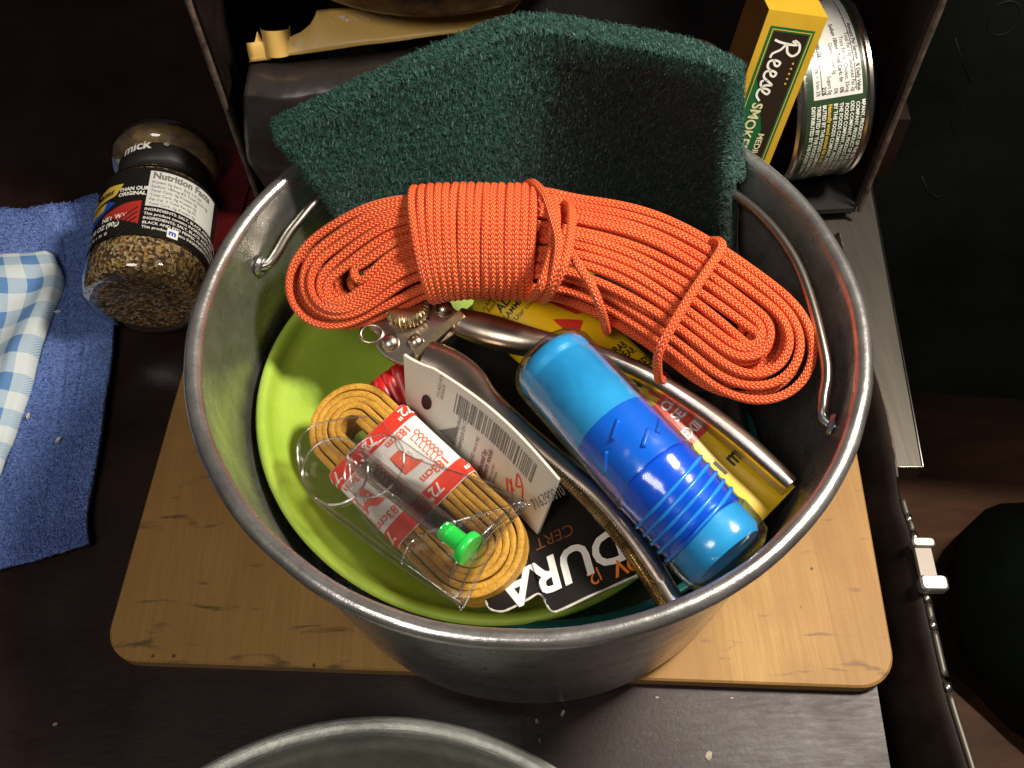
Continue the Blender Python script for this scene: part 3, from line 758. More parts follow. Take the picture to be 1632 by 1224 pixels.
def handle(pts, name='handle', down=.05, matr=None):
    """U-channel: domed back with two flanges turned down. pts: px,py,z,half width"""
    Q = spline([(*at(px, py, z), w_) for px, py, z, w_ in pts], 80); n = len(Q)
    secs = []
    for i in range(n):
        p = Vector(Q[i][:3]); d = (Vector(Q[min(i+1, n-1)][:3])-Vector(Q[max(i-1, 0)][:3])).normalized()
        upv = Vector((.0, -.3, 1)); s = upv.cross(d).normalized(); nn = d.cross(s); w_ = Q[i][3]; dn = down*min(1, .35+i/n*1.6)
        outer = [(-1, -dn), (-1.0, -.012), (-.88, .0), (-.5, .012), (0, .017), (.5, .012), (.88, 0), (1.0, -.012), (1, -dn)]
        inner = [(x*(1-.006/w_), y-.005 if abs(x) < .99 else y) for x, y in outer[::-1]]
        secs.append([p+s*x*w_+nn*y for x, y in outer+inner])
    m = len(secs[0]); V = [v for s in secs for v in s]; F = []
    for i in range(n-1):
        for j in range(m): l = (j+1) % m; F.append((i*m+j, i*m+l, (i+1)*m+l, (i+1)*m+j))
    F.append(tuple(range(m))); F.append(tuple((n-1)*m+j for j in range(m))[::-1])
    return obj(name, (V, F), matr or M_chrome, op, sharp=35)
h1 = handle([(676, 568, 1.0, .060), (712, 582, 1.0, .060), (745, 604, 1.0, .055), (775, 636, 1.0, .042), (822, 680, .99, .038), (882, 732, .98, .036), (950, 790, .975, .032), (1002, 850, .97, .032), (1046, 912, .96, .032), (1078, 966, .95, .030)], down=.085)
h2 = handle([(728, 508, .985, .045), (775, 522, .99, .052), (830, 536, .99, .046), (880, 545, .98, .034), (960, 566, .95, .030), (1040, 600, .94, .030), (1120, 650, .93, .030), (1190, 704, .92, .030), (1262, 770, .90, .026)], down=.075)

kn = spline([(*at(872, 738, .975),), (*at(932, 794, .97),), (*at(986, 856, .965),), (*at(1030, 920, .955),), (*at(1060, 970, .945),)], 150)
obj('knurled_edge', tube([Vector(p)+Vector((0, 0, .0)) for p in kn], [.017+.003*(1 if i % 2 else -1) for i in range(151)], 10), M_brass, op, sharp=20)
# ================================================================== BLUE BOTTLE
bt = thing('bottle', (.3, -.4, .9), 'translucent blue plastic bottle with a light blue inner tube and threaded cap', 'bottle')
bA, bB = at(868, 566, 1.075), at(1174, 902, 1.03)
fx = (bB-bA).normalized(); zz = Vector((.1, -.4, 1)); zz = (zz-fx*zz.dot(fx)).normalized()
fB = Fr(bA, zz, z=fx)                 # fB.z = along the axis, fB.x = up
BL = (bB-bA).length
RB = .136
obj('inner_tube', lathe([(0.0005, .03), (.090, .016), (.112, .024), (.121, .045), (.122, .065), (.117, .07), (.117, .08), (.122, .086), (.1225, .36), (.118, BL-.05), (.104, BL-.03), (.0005, BL-.03)], fB, 64), M_cyan, bt, sharp=50)
obj('inner_cap', lathe([(.1205, .305), (.1245, .308), (.1255, .33), (.1260, .52), (.1260, .68), (.1250, .695), (.1205, .70)], fB, 64), M_blue, bt, sharp=50)
for s_, a in ((.36, 12), (.43, -10), (.40, 50), (.42, -38)):
    P = [fB(.1265*math.cos(R(a+q*2.8)), .1265*math.sin(R(a+q*2.8)), s_+.004*q) for q in range(-4, 5)]
    obj('grip_rib', tube(P, .0075, 8), M_blue, bt)
obj('outer_shell', lathe([(.0005, -.004), (.085, -.004), (.112, .004), (.127, .020), (RB, .045), (RB, .48), (RB-.002, .495)], fB, 72), M_violet, bt, sharp=60)
BT = .555
for k_ in range(5):                      # moulded screw threads
    P = []
    for q in range(60):
        a = 2*math.pi*q/60*1.0; P.append(fB((RB-.006)*math.cos(a), (RB-.006)*math.sin(a), BT+k_*.030+.05*math.sin(a*1.0+.9)*.7))
    obj('screw_thread', tube(P, .0062, 8, True), M_blue, bt)
obj('screw_sleeve', lathe([(RB-.002, .49), (RB+.002, .50), (RB-.004, .515), (RB-.006, .69), (RB-.002, .705)], fB, 64), clear('deep_blue_clear', (.40, .62, .97), .07, .16, .4), bt, sharp=60)
obj('base_cup', lathe([(RB-.004, .70), (RB+.001, .71), (RB-.001, BL-.06), (RB-.008, BL-.02), (.10, BL), (.0005, BL)], fB, 72), M_violet, bt, sharp=50)

# ================================================================== WHITE CARD
cdt = thing('backing_card', (-.1, -.3, .8), 'white cardboard back of a package with bar code and red handwriting standing by the laces', 'card')
cA, cB, cC, cD = at(690, 588, 1.03), at(890, 765, 1.01), at(850, 868, .76), at(672, 700, .74)
def cfn(u, v, off=0.):
    """u along the top edge (0 = fold, 1 = right end), v down"""
    if u >= 0: p = cA.lerp(cB, u).lerp(cD.lerp(cC, u), v)
    else:
        q0, q1 = at(643, 566, 1.035), at(648, 668, .76)
        a, b = cA.lerp(cD, v), q0.lerp(q1, v); p = a.lerp(b, -u/.25); p = p+Vector((-.2, -.25, 0))*(.0)+Vector((-.08, -.10, .0))*(.25+u)*(-u)*4*.6
    p = p+Vector((.012, .018, .01))*math.sin(max(0, u)*math.pi)
    if off: p = p+cn*off
    return p
cn = (cB-cA).cross(cD-cA).normalized(); cn = cn if cn.dot(CAM-cA) > 0 else -cn
g = shell(lambda u, v: cfn(-.25+1.25*u, v), 50, 12, .010*(1 if (cB-cA).cross(cD-cA).dot(cn) > 0 else -1))
obj('card_sheet', g, M_cardwhite, cdt, sharp=40)
cp = lambda x, y: cfn(x, y, .002)
bars = []; x = .20
while x < .84:
    w_ = random.choice((.006, .006, .011, .016)); bars.append(rect(x, .10+.0*x, x+w_, .36, 1, 1)); x += w_+random.choice((.006, .008, .014))
def ctext(s, x, y, size, rot=0., **k):
    V, F = text2d(s, k.get('bold', 0)); c_, q = math.cos(R(rot)), math.sin(R(rot)); W_, H_ = .46, .30
    return [(x+(a*c_-b*q)*size/W_, y-(a*q+b*c_)*size/H_) for a, b in V], F
lay('black_print', m2(*bars, poly2([(.12, .72), (.26, .50), (.255, .78)]), ctext('716390010', .93, .60, .040, 68), ctext('MADE IN CHINA', .27, .80, .018, 90), ctext('FABRIQUE EN CHINE', .31, .80, .018, 90),
    ctext('WARNING: not a toy', .42, .98, .018, 90), ctext('Distributed by', .50, .98, .024, 90, bold=.02), ctext('Northern goods', .54, .98, .024, 90, bold=.02), ctext('P.O. BOX 4210', .08, .30, .014, 90), ctext('SEE BACK', .11, .30, .014, 90),
    ctext('Retain this card for', .58, .98, .015, 90), ctext('future reference', .61, .98, .015, 90)), cp, M_printgrey, cdt)
hole = [(-.01+.045*math.cos(a), .46+.10*math.sin(a)) for a in [i*math.pi/10 for i in range(20)]]
lay('hang_hole', m2(poly2([(x, y) for x, y in hole])), cp, M_printblack, cdt)
hs = [[(.66, .98), (.62, .84), (.70, .86)], [(.655, .80), (.71, .98)], [(.72, .80), (.728, .84)], [(.72, .74), (.685, .60), (.76, .66)], [(.71, .56), (.77, .78)], [(.76, .58), (.745, .42), (.80, .50), (.83, .66)], [(.765, .58), (.80, .50)]]
lay('red_handwriting', m2(*[line2(spline(h_, 12) if len(h_) > 2 else h_, .014) for h_ in hs]), cp, M_printred, cdt)

# ================================================================== BLACK BATTERY CARD
dc = thing('battery_card', (.1, -.65, .75), 'torn black battery packaging card with white and orange lettering in the lime bowl', 'card')
dA, dB = at(778, 966, .80), at(1075, 915, .81); dT = at(840, 800, .70)
dB = at(1010, 866, .81); fd = Fr(dA, dB-dA, z=(.02, .10, 1)); DL = .68
def pd(px, py):
    d = ray(px, py); tt = (fd.o-CAM).dot(fd.z)/d.dot(fd.z); p = CAM+d*tt-fd.o; return p.dot(fd.x), p.dot(fd.y)
def dz(x, y): return .012*math.sin(x*5)+.004*nz((x*9, y*9, 0), 1)
edge = spline([pd(*q) for q in [(773, 955), (780, 968), (798, 973), (815, 968), (842, 954), (856, 946), (865, 950), (870, 962), (880, 974), (895, 971), (940, 951), (1000, 924), (1064, 896), (1110, 880)]], 80)
def dfn(u, v):
    k_ = u*80; a_ = min(79, int(k_)); e_ = edge[a_]*(1-k_+a_)+edge[a_+1]*(k_-a_); x = float(e_[0])+.03*v; y = float(e_[1])*(1-v)+.24*v; return fd(x, y, dz(x, y))
V, F, U = shell(dfn, 80, 12, .008)
obj('card_sheet', (V, F, U), M_cardblack, dc, sharp=40)
P = [fd(e[0], e[1]-.003, dz(*e)-.003) for e in edge]; obj('torn_edge', tube(P, [.0028+.002*random.random() for _ in P], 6), M_tornedge, dc)
# lettering is upside down as it lies: reads from right to left
def dtext(s, x, y, size, rot=180, **k): return txt(s, x, y, size, rot, k.get('bold', .0), k.get('shear', 0), k.get('sx', 1.))
dfp = lambda x, y: fd(x, y, dz(x, y)+.003)
lay('white_print', m2(dtext('DURA', *pd(988, 843), .146, bold=.024, shear=.2, sx=.98)), dfp, M_printwhite, dc)
lay('orange_print', m2(dtext('9V', *pd(1010, 886), .068, bold=.022, shear=.1, sx=1.0), line2([pd(950, 908), pd(959, 928)], .005), dtext('2', *pd(948, 914), .056, bold=.01)), dfp, M_printorange, dc)
lay('brown_print', m2(dtext('CERT', *pd(912, 838), .052, bold=.0, shear=.2)), dfp, mat('print_brown', (.16, .05, .01), .5), dc)

# ================================================================== LACES
lc = thing('boot_laces', (-.35, -.35, .7), 'coiled yellow leather boot laces in a red and white paper band', 'laces')
LA, LB = at(560, 678, .865), at(752, 866, .865)
fL = Fr((LA+LB)/2, LB-LA, z=(-.02, -.30, 1)); HL = (LB-LA).length/2
TL, NL = .0205, 5.6
def stad(a, r_):
    """stadium of half length HL and radius r_, angle parameter a in turns"""
    per = 4*HL+2*math.pi*r_; s = (a % 1)*per
    if s < 2*HL: return (-HL+s, r_)
    s -= 2*HL
    if s < math.pi*r_: q = s/r_; return (HL+r_*math.sin(q), r_*math.cos(q))
    s -= math.pi*r_
    if s < 2*HL: return (HL-s, -r_)
    s -= 2*HL; q = s/r_; return (-HL-r_*math.sin(q), -r_*math.cos(q))
for half in range(2):                                 # two laces wound together
    P2 = []; N = 520
    for i in range(N+1):
        a = i/N*NL; r_ = .026+TL*1.08*a+TL*.0*half
        x, y = stad(a, r_); P2.append(np.array((x*(1+.004*math.sin(9*a)), y+.0022*math.sin(a*17))))
    if half == 0: H0, H1 = -.065, .0
    else: H0, H1 = -.135, -.068
    V, F = [], []
    for i, p in enumerate(P2):
        t_ = P2[min(i+1, N)]-P2[max(i-1, 0)]; t_ /= np.linalg.norm(t_)+1e-9; q = np.array((-t_[1], t_[0]))
        hj = .006*nz((i*.03, half, 0), 1)+.009*nz((int(i/N*NL)*3.3, half, 1), 1)+.002*nz((i*.4, half, 3), 1)
        for (o_, h_) in ((-.46, H0), (.46, H0), (.48, H1-.003), (.30, H1), (-.30, H1), (-.48, H1-.003)):
            V.append(fL(*(p+q*o_*TL), h_+hj))
    for i in range(N):
        for j in range(6): l = (j+1) % 6; F.append((i*6+j, i*6+l, (i+1)*6+l, (i+1)*6+j))
    F.append((0, 1, 2, 3, 4, 5)); F.append(tuple(N*6+j for j in range(6))[::-1])
    obj('lace', (V, F), M_leather, lc, sharp=40)
RO = .026+TL*1.08*NL+.004                              # outer radius of the coil
X0, X1 = -.205, .125
def band(x, y, off=0.):
    """wraps over the face and down both long sides; y is length along the wrap, 0 in the middle"""
    rc = .02; flat = RO+.004-rc; a = abs(y); s = 1 if y >= 0 else -1
    if a < flat: yy, zz_ = a, .008
    elif a < flat+rc*math.pi/2: q = (a-flat)/rc; yy, zz_ = flat+rc*math.sin(q), .008-rc*(1-math.cos(q))
    else: yy, zz_ = flat+rc, .008-rc-(a-flat-rc*math.pi/2)
    z2 = zz_+.007*math.sin(max(0, 1-(a/flat)**2)*math.pi/2)+.003*math.sin(x*40+y*8)
    n_ = (0, 1) if a > flat+rc*math.pi/2 else (1, 0)
    p = fL(x, s*yy, z2)
    q = min(1, max(0, (a-flat)/(rc*math.pi/2))); nv = fL.z*math.cos(q*math.pi/2)+fL.y*s*math.sin(q*math.pi/2)
    return p+nv*off
WB = RO+.13
g = shell(lambda u, v: band(X0+(X1-X0)*u, WB*(2*v-1)), 16, 70, -.003)
pb = obj('paper_band', g, M_paper, lc)
bfn = lambda x, y: band(x, y, .0050); bfn2 = lambda x, y: band(x, y, .0068)
lay('red_print', m2(rect(X0+.002, -WB*.99, X0+.06, WB*.99, 2, 40), rect(X1-.062, -WB*.99, X1-.002, WB*.99, 2, 40)), bfn, M_printred, pb)
def btext(s, x, y, size, **k):                         # reads towards -y, tops to +x
    return txt(s, x, y, size, -90, k.get('bold', 0.02), 0, k.get('sx', .9))
wt = [btext('72"', X1-.052, yy, .048) for yy in (.06, -.14, .20)]+[btext('72"', X0+.012, yy, .048) for yy in (.02, -.13, .17)]
lay('white_print', m2(*wt), bfn2, M_printwhite, pb)
rt = [btext('183cm', X1-.100, yy, .042) for yy in (.13, -.06)]+[btext('183cm', X0+.068, yy, .038) for yy in (.12, -.06)]
# boot drawings
def boot(x, y, s):
    b = [(0, 0), (.0, .5), (.2, .62), (.75, .72), (1.0, .95), (1.05, .9), (1.0, .35), (.95, .0)]
    return poly2([(x+(px_-.5)*s, y+(py_-.5)*s*.9) for px_, py_ in b])
def curls(x, y0_, y1_, n_, s):
    out = []
    for i in range(n_):
        y = y0_+(y1_-y0_)*i/(n_-1)
        out.append(line2([(x+s*.25*math.cos(a), y+s*.25*math.sin(a)) for a in [j*math.pi/4 for j in range(8)]], .0032, True))
        out.append(line2([(x+s*.25, y), (x+s, y+s*.15)], .0032))
    return out
# curls run along the long axis beside the boots
def curlrow(y, xa, xb, n_, s, sg=1):
    out = []
    for i in range(n_):
        x = xa+(xb-xa)*i/(n_-1)
        out.append(line2([(x+s*.28*math.cos(a), y+s*.28*math.sin(a)) for a in [j*math.pi/4 for j in range(8)]], .0035, True))
        out.append(line2([(x, y+sg*s*.28), (x+s*.12, y+sg*s), (x+s*.5, y+sg*s)], .0035))
    return out
lay('pale_red_print', m2(*rt, boot(-.052, .045, .080), boot(-.052, -.115, .080), *curlrow(.125, -.095, .012, 7, .028, -1), *curlrow(-.030, -.095, .012, 7, .028, -1), *curlrow(-.185, -.095, .012, 6, .028)), bfn, M_printpink, pb)
lay('number_print', m2(btext('5 +6', -.068, .075, .030), btext('5 +6', -.068, -.085, .030)), bfn2, M_printwhite, pb)

# ================================================================== CLEAR BLISTER WITH GREEN PLUG
bs = thing('blister_pack', (-.4, -.45, .88), 'empty clear plastic blister shell with a bright green plug inside lying over the laces', 'blister pack')
fS = Fr(at(640, 800, .925), at(760, 885, .925)-at(560, 735, .925), z=(-.05, -.35, 1))
def ps(px, py):
    d = ray(px, py); tt = (fS.o-CAM).dot(fS.z)/d.dot(fS.z); p = CAM+d*tt-fS.o; return p.dot(fS.x), p.dot(fS.y)
def leaf(pts, h, name, rim=.003, seg=70):
    P = [tuple(p) for p in spline([ps(*q) for q in pts], seg, True)]
    V, F = prism(P, fS, h-.003, h); obj(name, (V, F), M_clear, bs, True, sharp=30)
    obj('folded_rim', tube([fS(p[0], p[1], h) for p in P], rim, 6, True), M_clearrim, bs)
leaf([(478, 700), (500, 678), (540, 668), (590, 665), (625, 690), (640, 720), (700, 745), (770, 765), (838, 800), (835, 812), (800, 850), (740, 965), (725, 960), (640, 905), (560, 845), (500, 795), (480, 755), (474, 722)], .0, 'back_leaf')
leaf([(566, 722), (600, 712), (632, 700), (700, 742), (830, 800), (826, 815), (775, 865), (735, 945), (720, 945), (660, 900), (600, 850), (572, 800), (562, 755)], .022, 'front_leaf')
lobe = [(ps(536, 752)[0]+.105*math.cos(a), ps(536, 752)[1]+.10*math.sin(a)) for a in [i*math.pi/18 for i in range(36)]]
obj('hang_tab_rim', tube([fS(x, y, .012) for x, y in lobe], .0038, 8, True), M_clearrim, bs)
lobe2 = [(ps(600, 745)[0]+.085*math.cos(a), ps(600, 745)[1]+.10*math.sin(a)) for a in [i*math.pi/18 for i in range(36)]]
obj('hang_tab_rim', tube([fS(x, y, .02) for x, y in lobe2], .0032, 8, True), M_clearrim, bs)
ta, tb = ps(560, 722), ps(722, 852)
P = [fS(ta[0]+(tb[0]-ta[0])*i/20, ta[1]+(tb[1]-ta[1])*i/20, .036) for i in range(21)]
obj('blister_tube', tube(P, [.006+.030*min(1, i/2) for i in range(21)], 20), M_clear, bs)
# box-like raised end with a crisp bright corner
ca, cb = ps(838, 796), ps(735, 962)
obj('end_wall', shell(lambda u, v: fS(ca[0]+(cb[0]-ca[0])*u, ca[1]+(cb[1]-ca[1])*u, .03*math.sin(math.pi*min(1, u*1.2))*(1-v)+.002-.01*v), 20, 4, .003), M_clear, bs)
ca, cb = ps(836, 800), ps(752, 878)
obj('crease', tube([fS(ca[0]+(cb[0]-ca[0])*i/12, ca[1]+(cb[1]-ca[1])*i/12, .045*math.sin(math.pi*(.2+.6*i/12))) for i in range(13)], .006, 8), M_clearrim, bs)
for (p_, q_) in (((650, 862), (836, 800)), ((716, 928), (752, 862)), ((640, 900), (672, 850)), ((510, 700), (640, 800)), ((500, 790), (735, 962))):
    ca, cb = ps(*p_), ps(*q_)
    obj('crease', tube([fS(ca[0]+(cb[0]-ca[0])*i/8, ca[1]+(cb[1]-ca[1])*i/8, .006+.028*math.sin(math.pi*i/8)) for i in range(9)], .003, 6), M_clearrim, bs)
e0, e1 = ps(712, 848), ps(752, 880); dx = Vector((e1[0]-e0[0], e1[1]-e0[1])); ln_ = dx.length; dx.normalize()
fP = Fr(fS(*e0, .036), fS.y, z=fS.x*dx.x+fS.y*dx.y)
obj('green_plug', lathe([(.0005, -.002), (.026, -.002), (.028, .004), (.028, ln_*.75), (.030, ln_*.78), (.046, ln_*.80), (.049, ln_*.84), (.049, ln_*1.02), (.046, ln_*1.06), (.0005, ln_*1.06)], fP, 40), M_greenplug, bs, sharp=40)

# ================================================================== RED CLIP UNDER THE CARD
rc_ = thing('plastic_clip', (-.45, .02, .7), 'bright red plastic clip wedged between laces and can opener', 'clip')
P_ = [at(596, 612, .84), at(640, 582, .87), at(660, 640, .80), at(640, 700, .76)]
for i, k_ in enumerate((0, .33, .66)):
    a, b = P_[0].lerp(P_[1], k_), P_[3].lerp(P_[2], k_)
    c_, d_ = P_[0].lerp(P_[1], k_+.30), P_[3].lerp(P_[2], k_+.30)
    obj('clip_rib', shell(lambda u, v, a=a, b=b, c_=c_, d_=d_, i=i: a.lerp(c_, u).lerp(b.lerp(d_, u), v)+Vector((0, 0, .015*math.sin(math.pi*u)+.004*i)), 8, 4, .02), M_red, rc_)

# ================================================================== SPICE JAR
jar = thing('spice_jar', (-1.75, 1.3, .0), 'glass jar of coarse brown seasoning lying on its side on the blue towel', 'jar')
jA, jB = at(229, 484, .305), at(269, 246, .33)
jx = (jB-jA).normalized(); fJ = Fr(jA, jx.cross(Vector((0, 0, 1))), z=jx)      # x = right, z = along
JL = (jB-jA).length; RJ = .248
fJ.x = jx.cross(Vector((0, 0, 1))).normalized(); fJ.z = jx; fJ.y = fJ.x.cross(jx)
# base sits at -z end; angle 90 deg = up
def jl(prof, seg=64): return lathe(prof, fJ, seg)
sN = JL*.66
obj('glass_body', jl([(.0005, .022), (.12, .018), (.17, -.004), (.205, -.006), (.235, .012), (RJ, .05), (RJ, sN-.04), (.236, sN+.0), (.205, sN+.035), (.175, sN+.055), (.172, sN+.09)]), M_glass, jar)
obj('seasoning', jl([(.0005, .040), (.13, .034), (.19, .018), (.222, .03), (.238, .055), (.238, sN-.045), (.226, sN-.005), (.19, sN+.03), (.0005, sN+.03)]), M_seasoning, jar)
obj('black_band', jl([(.172, sN+.07), (.180, sN+.072), (.196, sN+.085), (.200, JL-.14), (.194, JL-.12)]), M_printblack, jar)
obj('cap_ring', jl([(.190, JL-.14), (.222, JL-.125), (.246, JL-.095), (.252, JL-.06), (.248, JL-.03), (.232, JL-.006), (.21, JL-.004), (.19, JL-.03), (.12, JL-.035), (.0005, JL-.035)]), M_glass, jar)
obj('cap_core', jl([(.185, JL-.13), (.215, JL-.115), (.232, JL-.09), (.236, JL-.06), (.226, JL-.03), (.20, JL-.02), (.18, JL-.04), (.0005, JL-.045)]), noisy('dusty_grinder', (.10, .07, .05), (.30, .18, .07), 16, (.4, .6), .4, 40), jar)
def jf(off):
    # x: arc length to the right from the top, y: along the jar from the base
    def f(x, y):
        a = (x+.03)/RJ; rr = RJ+off; up = fJ.y; return fJ.o+fJ.x*math.sin(a)*rr+up*math.cos(a)*rr+fJ.z*y
    return f
# the ray from the camera meets the jar on its near upper side, so the label is centred a little towards the camera
L0, L1 = .165, sN-.035
lab = obj('label', grid(lambda u, v: jf(.003)(-.40+.80*u, L0+(L1-L0)*v), 40, 4), M_cardblack, jar)
j1, j2 = jf(.0045), jf(.006)
jX = .02
lay('white_panel', m2(rect(jX, L0+.155, .34, L1-.02, 20, 2)), j1, M_whitelabel, lab)
lay('black_print', m2(txt('Nutrition Facts', jX+.012, L1-.062, .050, bold=.03, sx=.86), *[fake_lines(jX+.012, L1-.09, .30, 6, .024, .019, ['Serv. Size 1/4 tsp', 'Calories 0', 'Fat Cal. 0', 'Total Fat 0g 0%', 'Sodium 180mg 8%', 'Total Carb. 0g', 'Protein 0g'])]), j2, M_printgrey, lab)
lay('white_print', m2(txt('THAN OUR', -.100, L1-.130, .028, bold=.03, sx=.85), txt('ORIGINAL', -.100, L1-.157, .028, bold=.03, sx=.9), txt('NET WT', -.165, L0+.095, .034, bold=.03, sx=.9), txt('3.18 OZ (90g)', -.25, L0+.058, .034, bold=.03, sx=.9),
    fake_lines(jX, L0+.13, .33, 5, .024, .020, ['This product contains', 'INGREDIENTS: SALT,', 'BLACK AND RED PEPPER,', 'NATURAL FLAVOR'], bold=.01),
    txt('S  E  A  S  O  N  I  N  G', -.34, L0+.020, .022, bold=.02), rect(.12, L0+.012, .165, L0+.058)), j1, M_printwhite, lab)
lay('red_print', m2(polyg([(.005, L1-.19), (-.06, L1-.20), (-.17, L0+.13), (-.08, L0+.085), (.005, L0+.055)])), j1, mat('print_dark_red', (.36, .025, .018), .35), lab)
lay('black_lines', m2(*[line2([(-.005-.012*q_, L1-.225-.028*i-.012*q_) for q_ in range(9)], .006) for i in range(4)]), j2, M_printblack, lab)
lay('gold_print', m2(polyg([(-.085, L1-.085), (-.16, L1-.075), (-.26, L1-.10), (-.27, L1-.16), (-.115, L1-.145)]), polyg([(-.16, L1-.165), (-.26, L1-.17), (-.27, L1-.215), (-.17, L1-.205)])), j1, M_printgold, lab)
lay('blue_print', m2(polyg([(-.11, L1-.185), (-.15, L1-.16), (-.28, L1-.24), (-.28, L0+.09), (-.20, L0+.13)]), ), jf(.0040), M_printblue, lab)
lay('emblem', txt('m', .126, L0+.024, .040, bold=.03), j2, M_printblue, lab)
lay('script_print', m2(txt('Mates', -.245, L1-.130, .048, bold=.02, shear=.3)), j2, M_printblack, lab)
bandf = lambda x, y: fJ.o+fJ.x*math.sin((x+.06)/.2)*.2035+fJ.y*math.cos((x+.06)/.2)*.2035+fJ.z*y
lay('band_lettering', m2(txt('mick', -.19, sN+.13, .075, bold=.03, sx=.95), txt('®', .0, sN+.15, .03)), bandf, M_printwhite, jar)

# ================================================================== BLUE TOWEL
tw_ = thing('towel', (-2.1, .7, 0), 'blue terry towel spread on the dark table left of the pot', 'towel')
TP = [at(-160, 360, .03), at(160, 330, .03), at(190, 500, .03), at(150, 872, .03), at(-180, 960, .03)]
_TW = spline([tuple(at(165, 330, 0)), tuple(at(190, 490, 0)), tuple(at(170, 690, 0)), tuple(at(147, 820, 0)), tuple(at(150, 874, 0))], 40)
def twfn(u, v):
    # u: left to right, v: far to near
    lft = at(-160, 360, 0).lerp(at(-180, 960, 0), v)
    rgt = Vector(_TW[int(round(v*40))])
    p = lft.lerp(rgt, u)
    p.y += .03*math.sin(u*7)*(1-v)*.6 + (.05*math.exp(-((u-.49)/.02)**2)*-1*(v < .02))
    z = .045+.018*nz(p, 1.5, 2.)+.012*nz(p, 4.5, 7.)+.006*math.sin((u*9+v*1.5)*3)
    e_ = max(0, min(1, (u-.875)/.012)); z += .020*e_*e_*(3-2*e_)+.014*max(0, min(1, (.06-v)/.02))
    for c_ in (.80, .90): z -= .010*math.exp(-((u-c_)/.010)**2)          # stitched hem lines
    p.z = max(.012, z); return p
tg = shell(twfn, 160, 120 if False else 40, .03, nrm=Vector((0, 0, 1)))
obj('terry_cloth', tg, M_towel, tw_)
V, F, S = [], [], []
TWG = [[twfn(i_/200, j_/40) for j_ in range(41)] for i_ in range(201)]
for _ in range(42000):
    u, v = random.random(), random.random(); u = .25+.75*u
    i = v*40; p = twfn(u, round(i)/40) if False else None
    a = TWG[round(u*200)][math.floor(i)]; b = TWG[round(u*200)][min(40, math.ceil(i))]; p = a.lerp(b, i-math.floor(i))
    d = Vector((random.uniform(-1, 1), random.uniform(-1, 1), random.uniform(.1, .8))).normalized()*random.uniform(.008, .017)
    s = d.cross(Vector((random.random(), random.random(), .3))).normalized()*.0022; k_ = len(V)
    q = p+Vector((0, 0, -.002)); V += [q-s, q+s, q+d*.6+s+Vector((0, 0, .003)), q+d*.6-s+Vector((0, 0, .003)), q+d-Vector((0, 0, .006))]; F += [(k_, k_+1, k_+2, k_+3), (k_+3, k_+2, k_+4)]
tag(obj('terry_pile', (V, F), M_tuft, tw_, False), kind='stuff')

# ---- checked dish cloth folded on the towel
ck = thing('dish_cloth', (-2.5, 1., .05), 'blue and white checked dish cloth folded on top of the blue towel', 'cloth')
_CK = spline([tuple(at(84, 404, .10)), tuple(at(97, 445, .10)), tuple(at(72, 520, .10)), tuple(at(45, 610, .10)), tuple(at(18, 690, .10)), tuple(at(-6, 755, .09))], 40)
def ckfn(u, v):
    lft = at(-140, 415, .08).lerp(at(-150, 780, .08), v)
    k = _CK
    i = v*40; a = int(i); rgt = Vector(k[a]*(1-(i-a))+k[min(40, a+1)]*(i-a))
    p = lft.lerp(rgt, u)
    e = max(0, 1-(1-u)/.05); 
    z = .110+.030*nz(p, 3, 1.)+.012*nz(p, 8, 4.)+.03*math.sin(u*10+v*9+math.sin(v*5)*1.2)*min(1, (1-u)*6)*min(1, v*5)-.035*e*e
    p.z = z; return p
obj('cloth_sheet', shell(ckfn, 70, 60, .02, nrm=Vector((0, 0, 1))), M_check, ck)
# lint on the towel
for i, (px, py) in enumerate([(92, 497), (45, 663), (93, 701)]):
    p = at(px, py, .07); a = random.uniform(0, 3)
    o = obj('lint_crumb', prism([(.010*math.cos(x)*(1.6 if k_ % 3 == 0 else .8), .006*math.sin(x)) for k_, x in enumerate([j*math.pi/3 for j in range(6)])], Fr((0, 0, 0), (math.cos(a), math.sin(a), 0), (-math.sin(a), math.cos(a), 0)), -.004, .006), M_cardwhite, smooth=False); o.location = p
    tag(o, ['tiny white crumb on the blue towel nearest the checked cloth', 'tiny white crumb on the blue towel closest to the picture edge', 'tiny white crumb lowest on the blue towel'][i], 'crumb', 'white crumbs on the blue towel')

# ================================================================== OPEN STORAGE BOX BEHIND
bx = thing('storage_box', (.25, 2.0, 0), 'dark open-fronted wooden box behind the pot holding tins and packets', 'box')
YF, YBk, XL, XR = 1.40, 3.3, -1.145, 1.640
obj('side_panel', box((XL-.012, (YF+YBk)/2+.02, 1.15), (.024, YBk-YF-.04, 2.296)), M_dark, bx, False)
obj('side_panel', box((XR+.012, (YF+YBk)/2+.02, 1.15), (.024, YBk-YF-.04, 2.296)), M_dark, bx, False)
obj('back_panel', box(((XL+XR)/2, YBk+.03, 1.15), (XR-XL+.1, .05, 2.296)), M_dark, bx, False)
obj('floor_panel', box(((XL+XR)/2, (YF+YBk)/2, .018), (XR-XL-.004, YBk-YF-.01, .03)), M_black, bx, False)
for x in (XL-.012, XR+.012):                                # worn front edges
    obj('front_edge', grid(lambda u, v, x=x: (x+(.0125+.003*nz((0, 0, u*20), 1, x))*math.cos(math.pi*v+math.pi), YF+.0-.014*math.sin(math.pi*v)+.002*nz((u*30, 1, 2), 1), .02+2.27*u), 60, 6), M_darkedge, bx)

